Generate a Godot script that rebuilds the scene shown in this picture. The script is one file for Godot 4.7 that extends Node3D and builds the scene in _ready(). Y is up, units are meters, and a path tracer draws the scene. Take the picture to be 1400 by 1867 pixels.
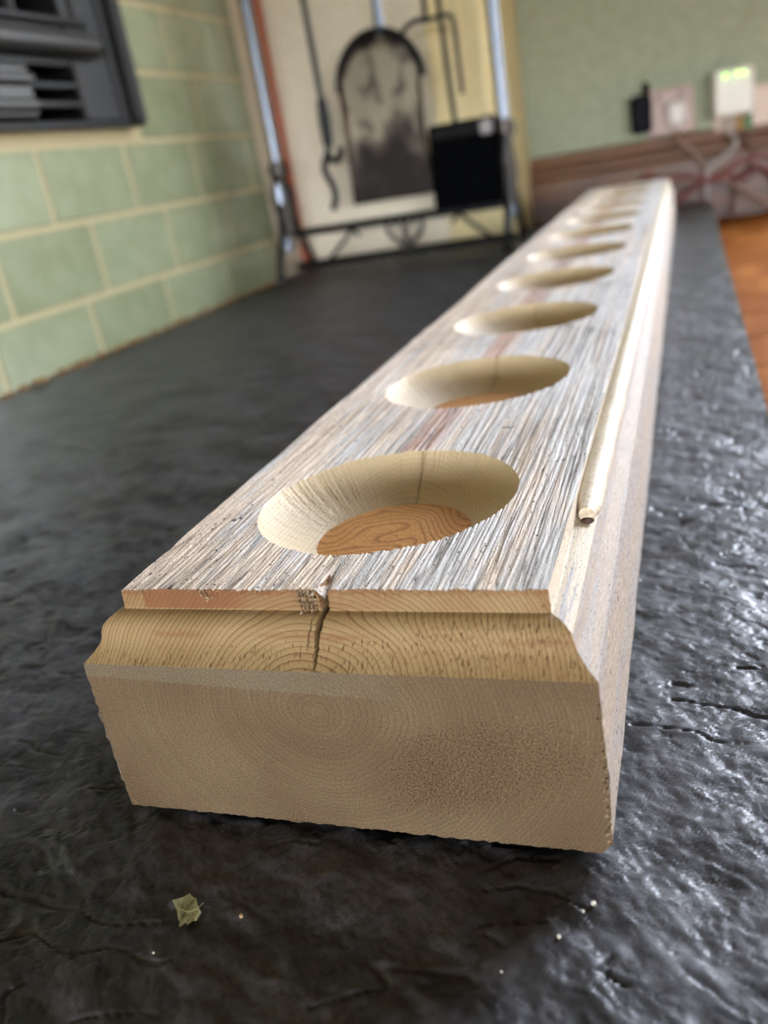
extends Node3D

# ---- board dimensions (metres), front end at z = 0, running away along -z ----
const W := 0.095
const H := 0.0463
const H1 := 0.0344
const INS := 0.0074
const FILLET := 0.0425
const LEN := 0.9344
const HOLE_R := 0.02815
const HOLE_Y := 0.0370
const FLOOR_R := 0.0167
const HOLE_S0 := 0.04905
const HOLE_P := 0.09139
const HOLES := 10
const TILE_X := -0.418          # face of the tiled wall
const HEARTH_X := 0.089         # right edge of the hearth
const FLOOR_Y := -0.03
const BACK_Z := -1.2            # green wall
const PANEL_Z := -0.975         # cream panel beside the fire
const ROOM_X := 3.0
const ROOM_Z := 2.6
const ROOM_Y := 2.35

const TW := 1024
const TH := 1536
var groove: PackedByteArray
var side_groove: PackedByteArray
var jit := FastNoiseLite.new()
var rng := RandomNumberGenerator.new()
var used := {}
var n1: FastNoiseLite
var n2: FastNoiseLite
var n3: FastNoiseLite
var n4: FastNoiseLite

# =====================================================================
func _ready():
	rng.seed = 7
	jit.seed = 3
	jit.frequency = 1.0
	_camera_and_light()
	_room()
	_hearth()
	_tiles()
	_insert()
	_board()
	_companion_set()
	_sockets()
	_crumbs()

func _camera_and_light():
	var cam := Camera3D.new()
	cam.name = "camera"
	var at := CameraAttributesPhysical.new()
	at.frustum_focal_length = 20.146
	at.frustum_focus_distance = 0.162
	at.exposure_aperture = 9.0
	at.frustum_near = 0.01
	at.frustum_far = 60.0
	cam.attributes = at
	cam.fov = rad_to_deg(2.0 * atan(933.5 / 1567.2))
	cam.near = 0.01
	cam.far = 60.0
	cam.position = Vector3(0.06256, 0.11152, 0.11139)
	cam.basis = Basis.from_euler(Vector3(-0.38006, 0.37907, -0.1785), EULER_ORDER_YXZ)
	add_child(cam)
	cam.current = true
	var we := WorldEnvironment.new()
	we.name = "world_environment"
	var e := Environment.new()
	e.background_mode = Environment.BG_SKY
	var sky := Sky.new()
	var sm := ProceduralSkyMaterial.new()
	sm.sky_top_color = Color(0.80, 0.84, 0.93)
	sm.sky_horizon_color = Color(0.93, 0.945, 0.97)
	sm.sky_curve = 0.3
	sm.ground_bottom_color = Color(0.40, 0.42, 0.36)
	sm.ground_horizon_color = Color(0.55, 0.57, 0.54)
	sm.sky_energy_multiplier = 1.0
	sky.sky_material = sm
	e.sky = sky
	e.background_energy_multiplier = 15.0
	e.tonemap_mode = Environment.TONE_MAPPER_LINEAR
	e.tonemap_exposure = 3.3
	e.sdfgi_enabled = true
	e.ssao_enabled = true
	e.ssil_enabled = true
	we.environment = e
	add_child(we)

# ============================ helpers ================================
func numbered(n: String) -> String:
	if not used.has(n):
		used[n] = 0
		return n
	used[n] += 1
	return "%s_%03d" % [n, used[n]]

func thing(called: String, label: String, category: String, at := Vector3.ZERO, group := "") -> Node3D:
	var o := Node3D.new()
	o.name = numbered(called)
	add_child(o)
	o.position = at
	tag(o, label, category, group)
	return o

func tag(o: Node, label: String, category: String, group := ""):
	o.set_meta("label", label)
	o.set_meta("category", category)
	if group != "":
		o.set_meta("group", group)

func mi(called: String, mesh: Mesh, m: Material, parent: Node = self, at := Vector3.ZERO) -> MeshInstance3D:
	var o := MeshInstance3D.new()
	o.name = numbered(called) if parent == self else called
	o.mesh = mesh
	o.material_override = m
	o.cast_shadow = GeometryInstance3D.SHADOW_CASTING_SETTING_ON
	parent.add_child(o, true)
	o.position = at
	return o

func struct(called: String, mesh: Mesh, m: Material, label := "") -> MeshInstance3D:
	var o := mi(called, mesh, m)
	o.set_meta("kind", "structure")
	if label != "":
		o.set_meta("label", label)
	return o

func mat(c: Color, rough := 0.6, metal := 0.0, spec := 0.5) -> StandardMaterial3D:
	var m := StandardMaterial3D.new()
	m.albedo_color = c
	m.roughness = rough
	m.metallic = metal
	m.metallic_specular = spec
	return m

func tex(im: Image) -> ImageTexture:
	return ImageTexture.create_from_image(im)

func nz(w: int, h: int, px: float, sx: float, sy: float, sd: int, oct := 3, kind := FastNoiseLite.TYPE_SIMPLEX_SMOOTH) -> PackedByteArray:
	var n := FastNoiseLite.new()
	n.seed = sd
	n.noise_type = kind
	n.frequency = 1.0 / px
	n.fractal_octaves = oct
	n.fractal_type = FastNoiseLite.FRACTAL_FBM if oct > 1 else FastNoiseLite.FRACTAL_NONE
	var im := n.get_image(maxi(2, int(w / sx)), maxi(2, int(h / sy)))
	im.resize(w, h, Image.INTERPOLATE_CUBIC)
	im.convert(Image.FORMAT_L8)
	return im.get_data()

# colour noise between two colours, tiled in space on the thing itself
func mottled(a: Color, b: Color, rough: float, metres: float, px := 24.0, sd := 1, metal := 0.0, bump_cm := 0.0, sx := 1.0, sy := 1.0) -> StandardMaterial3D:
	var n := 256
	var fn := FastNoiseLite.new()
	fn.seed = sd
	fn.frequency = 1.0 / px
	fn.fractal_octaves = 4
	var im := fn.get_seamless_image(int(n / sx), int(n / sy))
	im.resize(n, n, Image.INTERPOLATE_CUBIC)
	im.convert(Image.FORMAT_L8)
	var src := im.get_data()
	var out := PackedByteArray()
	out.resize(n * n * 3)
	for k in n * n:
		var t := smoothstep(0.2, 0.8, src[k] / 255.0)
		out[k * 3] = int(lerpf(a.r, b.r, t) * 255)
		out[k * 3 + 1] = int(lerpf(a.g, b.g, t) * 255)
		out[k * 3 + 2] = int(lerpf(a.b, b.b, t) * 255)
	var m := mat(Color.WHITE, rough, metal)
	m.albedo_texture = tex(Image.create_from_data(n, n, false, Image.FORMAT_RGB8, out))
	m.uv1_triplanar = true
	m.uv1_scale = Vector3.ONE / metres
	if bump_cm > 0.0:
		m.heightmap_enabled = true
		m.heightmap_texture = tex(im)
		m.heightmap_scale = bump_cm
	return m

# a grid of points as one smooth mesh; sgn gives the side its normals face (du x dv times sgn)
func grid(nu: int, nv: int, pos: PackedVector3Array, uv: PackedVector2Array, sgn: float, wrap := false, cols := PackedColorArray()) -> ArrayMesh:
	var nor := PackedVector3Array()
	nor.resize(nu * nv)
	for i in nu:
		var i0 := maxi(i - 1, 0)
		var i1 := mini(i + 1, nu - 1)
		if wrap and i == 0:
			i0 = nu - 2
		if wrap and i == nu - 1:
			i1 = 1
		for j in nv:
			var du := pos[i1 * nv + j] - pos[i0 * nv + j]
			var dv := pos[i * nv + mini(j + 1, nv - 1)] - pos[i * nv + maxi(j - 1, 0)]
			nor[i * nv + j] = du.cross(dv).normalized() * sgn
	var idx := PackedInt32Array()
	idx.resize((nu - 1) * (nv - 1) * 6)
	var q := 0
	for i in nu - 1:
		for j in nv - 1:
			var a := i * nv + j
			var b := a + nv
			var c := a + 1
			var d := b + 1
			if sgn > 0:
				idx[q] = a; idx[q + 1] = c; idx[q + 2] = b; idx[q + 3] = b; idx[q + 4] = c; idx[q + 5] = d
			else:
				idx[q] = a; idx[q + 1] = b; idx[q + 2] = c; idx[q + 3] = b; idx[q + 4] = d; idx[q + 5] = c
			q += 6
	var arr := []
	arr.resize(Mesh.ARRAY_MAX)
	arr[Mesh.ARRAY_VERTEX] = pos
	arr[Mesh.ARRAY_NORMAL] = nor
	if uv.size() > 0:
		arr[Mesh.ARRAY_TEX_UV] = uv
	if cols.size() > 0:
		arr[Mesh.ARRAY_COLOR] = cols
	arr[Mesh.ARRAY_INDEX] = idx
	var me := ArrayMesh.new()
	me.add_surface_from_arrays(Mesh.PRIMITIVE_TRIANGLES, arr)
	return me

func new_st() -> SurfaceTool:
	var st := SurfaceTool.new()
	st.begin(Mesh.PRIMITIVE_TRIANGLES)
	return st

# convex polygon, turned to face away from the point cen
func poly(st: SurfaceTool, pts: Array, cen: Vector3):
	var mid := Vector3.ZERO
	for p in pts:
		mid += p
	mid /= pts.size()
	var n: Vector3 = (pts[1] - pts[0]).cross(pts[2] - pts[0]).normalized()
	var flip := n.dot(mid - cen) < 0
	if flip:
		n = -n
	for k in range(1, pts.size() - 1):
		var tri := [pts[0], pts[k + 1], pts[k]] if not flip else [pts[0], pts[k], pts[k + 1]]
		for p in tri:
			st.set_normal(n)
			st.add_vertex(p)

func box(st: SurfaceTool, lo: Vector3, hi: Vector3, bevel := 0.0, bas := Basis.IDENTITY, org := Vector3.ZERO):
	var c := (lo + hi) * 0.5
	var h := (hi - lo) * 0.5
	var b := minf(bevel, minf(h.x, minf(h.y, h.z)) * 0.9)
	var cc := bas * c + org
	var V := func(s: Vector3, ax: int) -> Vector3:
		var p := Vector3(s.x * h.x, s.y * h.y, s.z * h.z)
		for k in 3:
			if k != ax:
				p[k] -= s[k] * b
		return bas * (c + p) + org
	for ax in 3:
		var a1 := (ax + 1) % 3
		var a2 := (ax + 2) % 3
		for sg in [-1.0, 1.0]:
			var pts := []
			for q in [[-1, -1], [1, -1], [1, 1], [-1, 1]]:
				var s := Vector3.ZERO
				s[ax] = sg
				s[a1] = q[0]
				s[a2] = q[1]
				pts.append(V.call(s, ax))
			poly(st, pts, cc)
		if b > 0:
			for q in [[-1, -1], [1, -1], [1, 1], [-1, 1]]:
				var s0 := Vector3.ZERO
				s0[a1] = q[0]
				s0[a2] = q[1]
				var s1 := s0
				s0[ax] = -1
				s1[ax] = 1
				poly(st, [V.call(s0, a1), V.call(s1, a1), V.call(s1, a2), V.call(s0, a2)], cc)
	if b > 0:
		for k in 8:
			var s := Vector3(1 if k & 1 else -1, 1 if k & 2 else -1, 1 if k & 4 else -1)
			poly(st, [V.call(s, 0), V.call(s, 1), V.call(s, 2)], cc)

func box_mesh(lo: Vector3, hi: Vector3, bevel := 0.0) -> ArrayMesh:
	var st := new_st()
	box(st, lo, hi, bevel)
	return st.commit()

# round bar along a path; radii one per point
func tube(st: SurfaceTool, pts: Array, radii: Array, sides := 12, flat := 1.0):
	var n := pts.size()
	var ref := Vector3(0.31, 0.2, 0.93).normalized()
	var rings := []
	for i in n:
		var t: Vector3 = (pts[mini(i + 1, n - 1)] - pts[maxi(i - 1, 0)]).normalized()
		var u := (ref - t * ref.dot(t))
		if u.length() < 0.05:
			u = Vector3.UP - t * t.y
		u = u.normalized()
		ref = u
		var v := t.cross(u)
		var ring := []
		var r: float = radii[i] if radii.size() > 1 else radii[0]
		for k in sides + 1:
			var a := TAU * k / sides
			var d := u * cos(a) + v * sin(a) * flat
			ring.append([pts[i] + d * r, d.normalized()])
		rings.append(ring)
	for i in n - 1:
		for k in sides:
			var a = rings[i][k]
			var b = rings[i][k + 1]
			var c = rings[i + 1][k]
			var d = rings[i + 1][k + 1]
			for p in [a, c, b, b, c, d]:
				st.set_normal(p[1])
				st.add_vertex(p[0])
	for e in [0, n - 1]:
		var out: Vector3 = pts[1] if e == 0 else pts[n - 2]
		var cap := []
		for k in sides:
			cap.append(rings[e][k][0])
		if (cap[0] - cap[sides / 2]).length() > 1e-5:
			poly(st, cap, out)

func tube_mesh(pts: Array, radii: Array, sides := 12, flat := 1.0) -> ArrayMesh:
	var st := new_st()
	tube(st, pts, radii, sides, flat)
	return st.commit()

func smooth_path(pts: Array, per := 8) -> Array:
	var out := []
	for i in pts.size() - 1:
		var p0: Vector3 = pts[maxi(i - 1, 0)]
		var p1: Vector3 = pts[i]
		var p2: Vector3 = pts[i + 1]
		var p3: Vector3 = pts[mini(i + 2, pts.size() - 1)]
		for k in per:
			var t := float(k) / per
			out.append(0.5 * (2 * p1 + (p2 - p0) * t + (2 * p0 - 5 * p1 + 4 * p2 - p3) * t * t + (3 * p1 - p0 - 3 * p2 + p3) * t * t * t))
	out.append(pts[-1])
	return out

func ball(st: SurfaceTool, c: Vector3, r: float, squash := 1.0):
	var pts := []
	var rr := []
	for k in 13:
		var a := PI * k / 12.0
		pts.append(c + Vector3(0, -cos(a) * r * squash, 0))
		rr.append(maxf(sin(a) * r, 1e-6))
	tube(st, pts, rr, 16)

# ============================= room ==================================
func _room():
	var plaster := mottled(Color(0.585, 0.615, 0.515), Color(0.615, 0.64, 0.545), 0.75, 0.25, 20, 11)
	var offwhite := mottled(Color(0.50, 0.475, 0.43), Color(0.54, 0.515, 0.465), 0.8, 0.5, 20, 12)
	var white := mat(Color(0.62, 0.61, 0.59), 0.8)
	# green back wall with the window opening to the right of the picture
	var wx0 := 0.36
	var wx1 := 1.20
	var wy0 := 0.08
	var wy1 := 1.42
	var st := new_st()
	var z0 := BACK_Z - 0.22
	box(st, Vector3(-0.65, FLOOR_Y, z0), Vector3(wx0, ROOM_Y, BACK_Z))
	box(st, Vector3(wx1, FLOOR_Y, z0), Vector3(ROOM_X + 0.2, ROOM_Y, BACK_Z))
	box(st, Vector3(wx0, FLOOR_Y, z0), Vector3(wx1, wy0, BACK_Z))
	box(st, Vector3(wx0, wy1, z0), Vector3(wx1, ROOM_Y, BACK_Z))
	struct("wall_back", st.commit(), plaster, "matt sage green plaster wall behind the sockets")
	_window("window_1", wx0, wx1, wy0, wy1, BACK_Z - 0.10, 3, 2)
	# the wall behind the photographer, with a low window added for fill light
	var vx0 := -0.4
	var vx1 := 2.85
	st = new_st()
	box(st, Vector3(-0.65, FLOOR_Y, ROOM_Z), Vector3(vx0, ROOM_Y, ROOM_Z + 0.2))
	box(st, Vector3(vx1, FLOOR_Y, ROOM_Z), Vector3(ROOM_X + 0.2, ROOM_Y, ROOM_Z + 0.2))
	box(st, Vector3(vx0, FLOOR_Y, ROOM_Z), Vector3(vx1, 0.02, ROOM_Z + 0.2))
	box(st, Vector3(vx0, 0.49, ROOM_Z), Vector3(vx1, ROOM_Y, ROOM_Z + 0.2))
	struct("wall_front", st.commit(), offwhite)
	_window("added_window_2", vx0, vx1, 0.02, 0.49, ROOM_Z + 0.1, 5, 1)  # unseen strip window, added and shaped to brighten faces turned its way
	struct("wall_right", box_mesh(Vector3(ROOM_X, FLOOR_Y, BACK_Z), Vector3(ROOM_X + 0.2, ROOM_Y, ROOM_Z)), offwhite)
	struct("ceiling", box_mesh(Vector3(-0.65, ROOM_Y, BACK_Z - 0.22), Vector3(ROOM_X + 0.2, ROOM_Y + 0.15, ROOM_Z + 0.2)), white)
	# chimney wall: the tiled slip and everything round the fire opening
	st = new_st()
	var x0 := -0.65
	var x1 := TILE_X - 0.0011
	box(st, Vector3(x0, FLOOR_Y, -0.905), Vector3(x1, ROOM_Y, -0.640))
	box(st, Vector3(x0, FLOOR_Y, -0.150), Vector3(x1, ROOM_Y, ROOM_Z))
	box(st, Vector3(x0, FLOOR_Y, -0.640), Vector3(x1, 0.185, -0.150))
	box(st, Vector3(x0, 0.72, -0.640), Vector3(x1, ROOM_Y, -0.150))
	struct("wall_left", st.commit(), mottled(Color(0.69, 0.63, 0.475), Color(0.745, 0.685, 0.53), 0.85, 0.06, 12, 13), "cream grouted wall under the green tiles")
	# floor of oak boards
	var sub := struct("floor", box_mesh(Vector3(-0.65, FLOOR_Y - 0.12, BACK_Z - 0.22), Vector3(ROOM_X + 0.2, FLOOR_Y - 0.012, ROOM_Z + 0.2)), mat(Color(0.16, 0.10, 0.06), 0.9), "varnished brown oak floor boards beside the hearth")
	var oaks := []
	for k in 4:
		oaks.append(mottled(Color(0.54, 0.31, 0.125), Color(0.64, 0.40, 0.19), 0.72, 0.35, 60, 30 + k, 0.0, 0.0, 1.0, 10.0))
		oaks[k].metallic_specular = 0.15
	var z := BACK_Z
	var n := 0
	while z < ROOM_Z:
		var zz := minf(z + 0.0715, ROOM_Z)
		var from := HEARTH_X + 0.0015 if z < 0.33 and zz > -1.13 else TILE_X + 0.001
		if z < -1.06 and z >= -1.2:
			from = -0.146 if zz < -1.131 else HEARTH_X + 0.0015
		mi("floor_board", box_mesh(Vector3(from, FLOOR_Y - 0.012, z + 0.0005), Vector3(ROOM_X, FLOOR_Y, zz - 0.0005), 0.0012), oaks[n % 4], sub)
		z = zz
		n += 1
	# stained skirting
	var skirt := mottled(Color(0.31, 0.19, 0.095), Color(0.42, 0.275, 0.145), 0.42, 0.12, 40, 17, 0.0, 0.0, 10.0, 1.0)
	var prof := [Vector2(0, FLOOR_Y), Vector2(0.020, FLOOR_Y), Vector2(0.020, 0.048), Vector2(0.0185, 0.052), Vector2(0.0145, 0.054), Vector2(0.0150, 0.060), Vector2(0.0135, 0.066), Vector2(0.0095, 0.070), Vector2(0.0085, 0.077), Vector2(0.006, 0.081), Vector2(0, 0.082)]
	st = new_st()
	for k in prof.size() - 1:
		var a: Vector2 = prof[k]
		var b: Vector2 = prof[k + 1]
		poly(st, [Vector3(-0.1465, a.y, BACK_Z + a.x), Vector3(ROOM_X, a.y, BACK_Z + a.x), Vector3(ROOM_X, b.y, BACK_Z + b.x), Vector3(-0.1465, b.y, BACK_Z + b.x)], Vector3(1, 0.02, BACK_Z + 0.002))
	var cap := []
	for q in prof:
		cap.append(Vector3(-0.1465, q.y, BACK_Z + q.x))
	poly(st, cap, Vector3(1, 0, BACK_Z))
	var bb := struct("baseboard_back", st.commit(), skirt, "stained brown moulded skirting under the green wall")
	# cream panel and moulded pilaster beside the fire
	var cream := mottled(Color(0.885, 0.84, 0.74), Color(0.91, 0.865, 0.775), 0.55, 0.2, 20, 14)
	var butter := mottled(Color(0.91, 0.845, 0.64), Color(0.93, 0.87, 0.67), 0.5, 0.2, 20, 15)
	var p := struct("wall_alcove", box_mesh(Vector3(-0.65, FLOOR_Y, BACK_Z), Vector3(-0.2165, ROOM_Y, PANEL_Z)), cream, "plain cream panel behind the fire tools")
	struct("wall_return", box_mesh(Vector3(-0.65, FLOOR_Y, PANEL_Z), Vector3(TILE_X - 0.0011, ROOM_Y, -0.905)), cream)
	var pil := struct("trim_1", box_mesh(Vector3(-0.2165, FLOOR_Y, BACK_Z), Vector3(-0.147, ROOM_Y, PANEL_Z), 0.003), butter, "butter cream moulded pilaster at the corner of the panel")
	for q in [[-0.2110, 0.0060], [-0.1960, 0.0040], [-0.1760, 0.0040], [-0.1560, 0.0060]]:
		mi("bead", tube_mesh([Vector3(q[0], 0.0, PANEL_Z), Vector3(q[0], ROOM_Y - 0.01, PANEL_Z)], [q[1]], 14, 0.6), butter, pil)
	# terracotta coloured edging strip in the corner
	struct("trim_2", tube_mesh([Vector3(-0.4105, 0.0, -0.964), Vector3(-0.4105, ROOM_Y - 0.01, -0.964)], [0.0042], 10), mat(Color(0.72, 0.36, 0.22), 0.5), "thin terracotta edging strip in the corner by the tiles")

func _window(called: String, x0: float, x1: float, y0: float, y1: float, z: float, nx: int, ny: int):
	var wood := mat(Color(0.88, 0.87, 0.84), 0.35)
	var root := Node3D.new()
	root.name = called
	add_child(root)
	root.set_meta("kind", "structure")
	root.set_meta("label", "white painted casement window with glazing bars")  # this label also goes on the added fill window
	var st := new_st()
	var t := 0.05
	box(st, Vector3(x0, y0, z - 0.03), Vector3(x0 + t, y1, z + 0.03), 0.004)
	box(st, Vector3(x1 - t, y0, z - 0.03), Vector3(x1, y1, z + 0.03), 0.004)
	box(st, Vector3(x0 + t, y0, z - 0.03), Vector3(x1 - t, y0 + t, z + 0.03), 0.004)
	box(st, Vector3(x0 + t, y1 - t, z - 0.03), Vector3(x1 - t, y1, z + 0.03), 0.004)
	mi("window_frame", st.commit(), wood, root)
	var glass := mat(Color(0.9, 0.96, 0.95, 0.06), 0.02)
	glass.transparency = BaseMaterial3D.TRANSPARENCY_ALPHA
	var w := (x1 - x0 - 2 * t) / nx
	var h := (y1 - y0 - 2 * t) / ny
	for i in nx:
		if i > 0:
			mi("glazing_bar", box_mesh(Vector3(x0 + t + i * w - 0.011, y0 + t, z - 0.018), Vector3(x0 + t + i * w + 0.011, y1 - t, z + 0.018), 0.003), wood, root)
		for j in ny:
			if i == 0 and j > 0:
				mi("glazing_bar", box_mesh(Vector3(x0 + t, y0 + t + j * h - 0.011, z - 0.015), Vector3(x1 - t, y0 + t + j * h + 0.011, z + 0.015), 0.003), wood, root)
			var q := QuadMesh.new()
			q.size = Vector2(w - 0.022, h - 0.022)
			mi("pane", q, glass, root, Vector3(x0 + t + (i + 0.5) * w, y0 + t + (j + 0.5) * h, z))
	mi("window_sill", box_mesh(Vector3(x0 - 0.04, y0 - 0.03, z - 0.05), Vector3(x1 + 0.04, y0, z + 0.16 if z < 0 else z + 0.08), 0.004), wood, root)

# ============================ hearth =================================
func _steps(a: float, b: float, fine_a: float, fine_b: float, d: float, grow: float) -> PackedFloat32Array:
	# fine steps between fine_a and fine_b, growing steps outside
	var out := PackedFloat32Array()
	var lo := []
	var x := fine_a
	var s := d
	while x > a:
		s *= grow
		x -= s
		lo.append(maxf(x, a))
	lo.reverse()
	for q in lo:
		out.append(q)
	var n := int((fine_b - fine_a) / d)
	for k in n + 1:
		out.append(fine_a + (fine_b - fine_a) * k / n)
	x = fine_b
	s = d
	while x < b:
		s *= grow
		x += s
		out.append(minf(x, b))
	return out

func slate_y(x: float, z: float) -> float:
	# the cleft runs slantwise: stretch the pattern along that way
	var a := x * 0.86 + z * 0.5
	var b := -x * 0.5 + z * 0.86
	var aa := a * 0.55
	var big := n1.get_noise_2d(aa, b)
	var plate := n1.get_noise_2d(aa * 2.3 + 7.0, b * 2.3)
	# thin flakes: the plates end in small steps
	var flake := clampf((fposmod(plate * 3.2 + big, 1.0) - 0.80) / 0.20, 0.0, 1.0)
	var lump := n2.get_noise_2d(a * 0.8, b)
	var y := -0.0014 + 0.00080 * big + 0.00055 * plate - 0.00022 * flake + 0.00026 * lump + 0.000035 * n3.get_noise_2d(x, z)
	var c := absf(n4.get_noise_2d(x * 0.55 + 3.0, z * 1.5))
	if c < 0.05 and n1.get_noise_2d(x * 0.7 + 9.0, z * 0.7) > 0.14:
		y -= 0.0008 * (1.0 - c / 0.05)
	return minf(y, -0.00005)

func _hearth():
	n1 = FastNoiseLite.new()
	n1.seed = 21
	n1.frequency = 32.0
	n1.fractal_octaves = 3
	n1.domain_warp_enabled = true
	n1.domain_warp_frequency = 40.0
	n1.domain_warp_amplitude = 0.012
	n2 = FastNoiseLite.new()
	n2.seed = 22
	n2.frequency = 170.0
	n2.fractal_octaves = 3
	n2.domain_warp_enabled = true
	n2.domain_warp_frequency = 110.0
	n2.domain_warp_amplitude = 0.004
	n3 = FastNoiseLite.new()
	n3.seed = 23
	n3.frequency = 420.0
	n3.fractal_octaves = 3
	n4 = FastNoiseLite.new()
	n4.seed = 24
	n4.frequency = 45.0
	n4.fractal_octaves = 2
	var xs := _steps(TILE_X, HEARTH_X, -0.11, HEARTH_X, 0.0005, 1.02)
	var zs := _steps(-1.13, 0.33, -0.10, 0.060, 0.0005, 1.016)
	var nu := xs.size()
	var nv := zs.size()
	var pos := PackedVector3Array()
	pos.resize(nu * nv)
	var cols := PackedColorArray()
	cols.resize(nu * nv)
	var n5 := FastNoiseLite.new()
	n5.seed = 25
	n5.frequency = 38.0
	n5.fractal_octaves = 4
	for i in nu:
		var x := xs[i]
		for j in nv:
			var z := zs[j]
			pos[i * nv + j] = Vector3(x, slate_y(x, z), z)
			# paler mineral streaks in the stone
			var sa := x * 0.95 + z * 0.30
			var sb := -x * 0.30 + z * 0.95
			var vein := n5.get_noise_2d(sa * 0.45, sb)
			var f := 0.42 + 0.75 * smoothstep(-0.25, 0.35, vein) + 0.9 * smoothstep(0.20, 0.5, n5.get_noise_2d(sa * 1.1 + 5.0, sb * 2.4))
			cols[i * nv + j] = Color(f, f, f) * 0.8
	var m := StandardMaterial3D.new()
	var s := 512
	var a1 := nz(s, s, 90, 1, 1, 41, 4)
	var a2 := nz(s, s, 7, 1, 1, 42, 3)
	var im := FastNoiseLite.new()
	im.seed = 43
	im.frequency = 1.0 / 60.0
	im.fractal_octaves = 5
	var s1 := im.get_seamless_image(s, s)
	s1.convert(Image.FORMAT_L8)
	var d1 := s1.get_data()
	im.seed = 44
	im.frequency = 1.0 / 6.0
	var s2 := im.get_seamless_image(s, s)
	s2.convert(Image.FORMAT_L8)
	var d2 := s2.get_data()
	var col := PackedByteArray()
	col.resize(s * s * 3)
	var ro := PackedByteArray()
	ro.resize(s * s)
	for k in s * s:
		var t := d1[k] / 255.0
		var f := d2[k] / 255.0
		var v := 0.20 + 0.10 * smoothstep(0.30, 0.75, t) + 0.05 * (f - 0.5)
		var speck := 0.16 if f > 0.93 else 0.0
		col[k * 3] = int(clampf(v * 1.0 + speck, 0, 1) * 255)
		col[k * 3 + 1] = int(clampf(v * 1.0 + speck, 0, 1) * 255)
		col[k * 3 + 2] = int(clampf(v * 1.06 + speck, 0, 1) * 255)
		ro[k] = int(clampf(0.46 + 0.20 * (t - 0.5) + 0.12 * (f - 0.5), 0.1, 1) * 255)
	m.albedo_texture = tex(Image.create_from_data(s, s, false, Image.FORMAT_RGB8, col))
	m.roughness = 1.0
	m.roughness_texture = tex(Image.create_from_data(s, s, false, Image.FORMAT_L8, ro))
	m.roughness_texture_channel = BaseMaterial3D.TEXTURE_CHANNEL_RED
	m.metallic_specular = 0.52
	m.vertex_color_use_as_albedo = true
	m.uv1_triplanar = true
	m.uv1_scale = Vector3.ONE / 0.06
	m.heightmap_enabled = true
	m.heightmap_texture = tex(s2)
	m.heightmap_scale = 0.005
	var root := thing("slate_hearth", "dark grey riven slate hearth slab under the timber board", "hearth", Vector3.ZERO)
	mi("slab_top", grid(nu, nv, pos, PackedVector2Array(), -1.0, false, cols), m, root)
	var st := new_st()
	var cen := Vector3(-0.16, -0.015, -0.4)
	for j in nv - 1:
		var p := pos[(nu - 1) * nv + j]
		var q := pos[(nu - 1) * nv + j + 1]
		poly(st, [p, q, Vector3(q.x, FLOOR_Y - 0.011, q.z), Vector3(p.x, FLOOR_Y - 0.011, p.z)], cen)
	for jj in [0, nv - 1]:
		for i in nu - 1:
			var p := pos[i * nv + jj]
			var q := pos[(i + 1) * nv + jj]
			poly(st, [p, q, Vector3(q.x, FLOOR_Y - 0.011, q.z), Vector3(p.x, FLOOR_Y - 0.011, p.z)], cen)
	mi("slab_edge", st.commit(), m, root)

# ============================= tiles =================================
func _tiles():
	var wall := get_node("wall_left")
	var mats := []
	for k in 4:
		var t := k * 0.013
		mats.append(mottled(Color(0.55 + t, 0.575 + t, 0.445 + t), Color(0.585 + t, 0.605 + t, 0.48 + t), 0.16, 0.16, 60, 50 + k, 0.0, 0.002))
	var ys := [-0.03, 0.047, 0.108, 0.168, 0.2275, 0.2865, 0.346, 0.406]
	var off := [-0.516, -0.547, -0.503, -0.538, -0.503, -0.540, -0.503]
	var P := 0.1222
	var g := 0.0042
	var cache := {}
	for r in 7:
		var y0: float = maxf(ys[r], -0.0005) + (g * 0.5 if r > 0 else 0.0)
		var y1: float = ys[r + 1] - g * 0.5
		for k in range(-4, 8):
			var zb: float = off[r] + P * k - g * 0.5
			var za: float = off[r] + P * (k - 1) + g * 0.5
			za = maxf(za, -0.9010)
			zb = minf(zb, 0.25)
			var parts := [[za, zb]]
			if y1 > 0.18 and y0 < 0.72:     # the fire opening
				parts = []
				if za < -0.660:
					parts.append([za, minf(zb, -0.660)])
				if zb > -0.135:
					parts.append([maxf(za, -0.135), zb])
			for q in parts:
				if q[1] - q[0] < 0.008:
					continue
				var key := "%.4f_%d" % [q[1] - q[0], r]
				if not cache.has(key):
					var st := new_st()
					box(st, Vector3(TILE_X - 0.0040, 0, 0), Vector3(TILE_X, y1 - y0, q[1] - q[0]), 0.0014)
					cache[key] = st.commit()
				mi("tile", cache[key], mats[(r * 3 + k * 5 + 40) % 4], wall, Vector3(0, y0, q[0]))
	# crumbled mortar along the foot of the tiles
	var st2 := new_st()
	for k in 46:
		var z := -0.9 + 0.012 * k + rng.randf_range(-0.004, 0.004)
		var r := rng.randf_range(0.0012, 0.0032)
		box(st2, Vector3(-r, -0.0012, -r * 1.4), Vector3(r, r * 0.9, r * 1.4), r * 0.4, Basis(Vector3.UP, rng.randf() * 3.0), Vector3(TILE_X + 0.001 + rng.randf() * 0.002, 0, z))
	var mo := mi("mortar", st2.commit(), mottled(Color(0.50, 0.36, 0.22), Color(0.66, 0.54, 0.36), 0.9, 0.02, 30, 61), wall)
	mo.set_meta("kind", "stuff")

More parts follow.
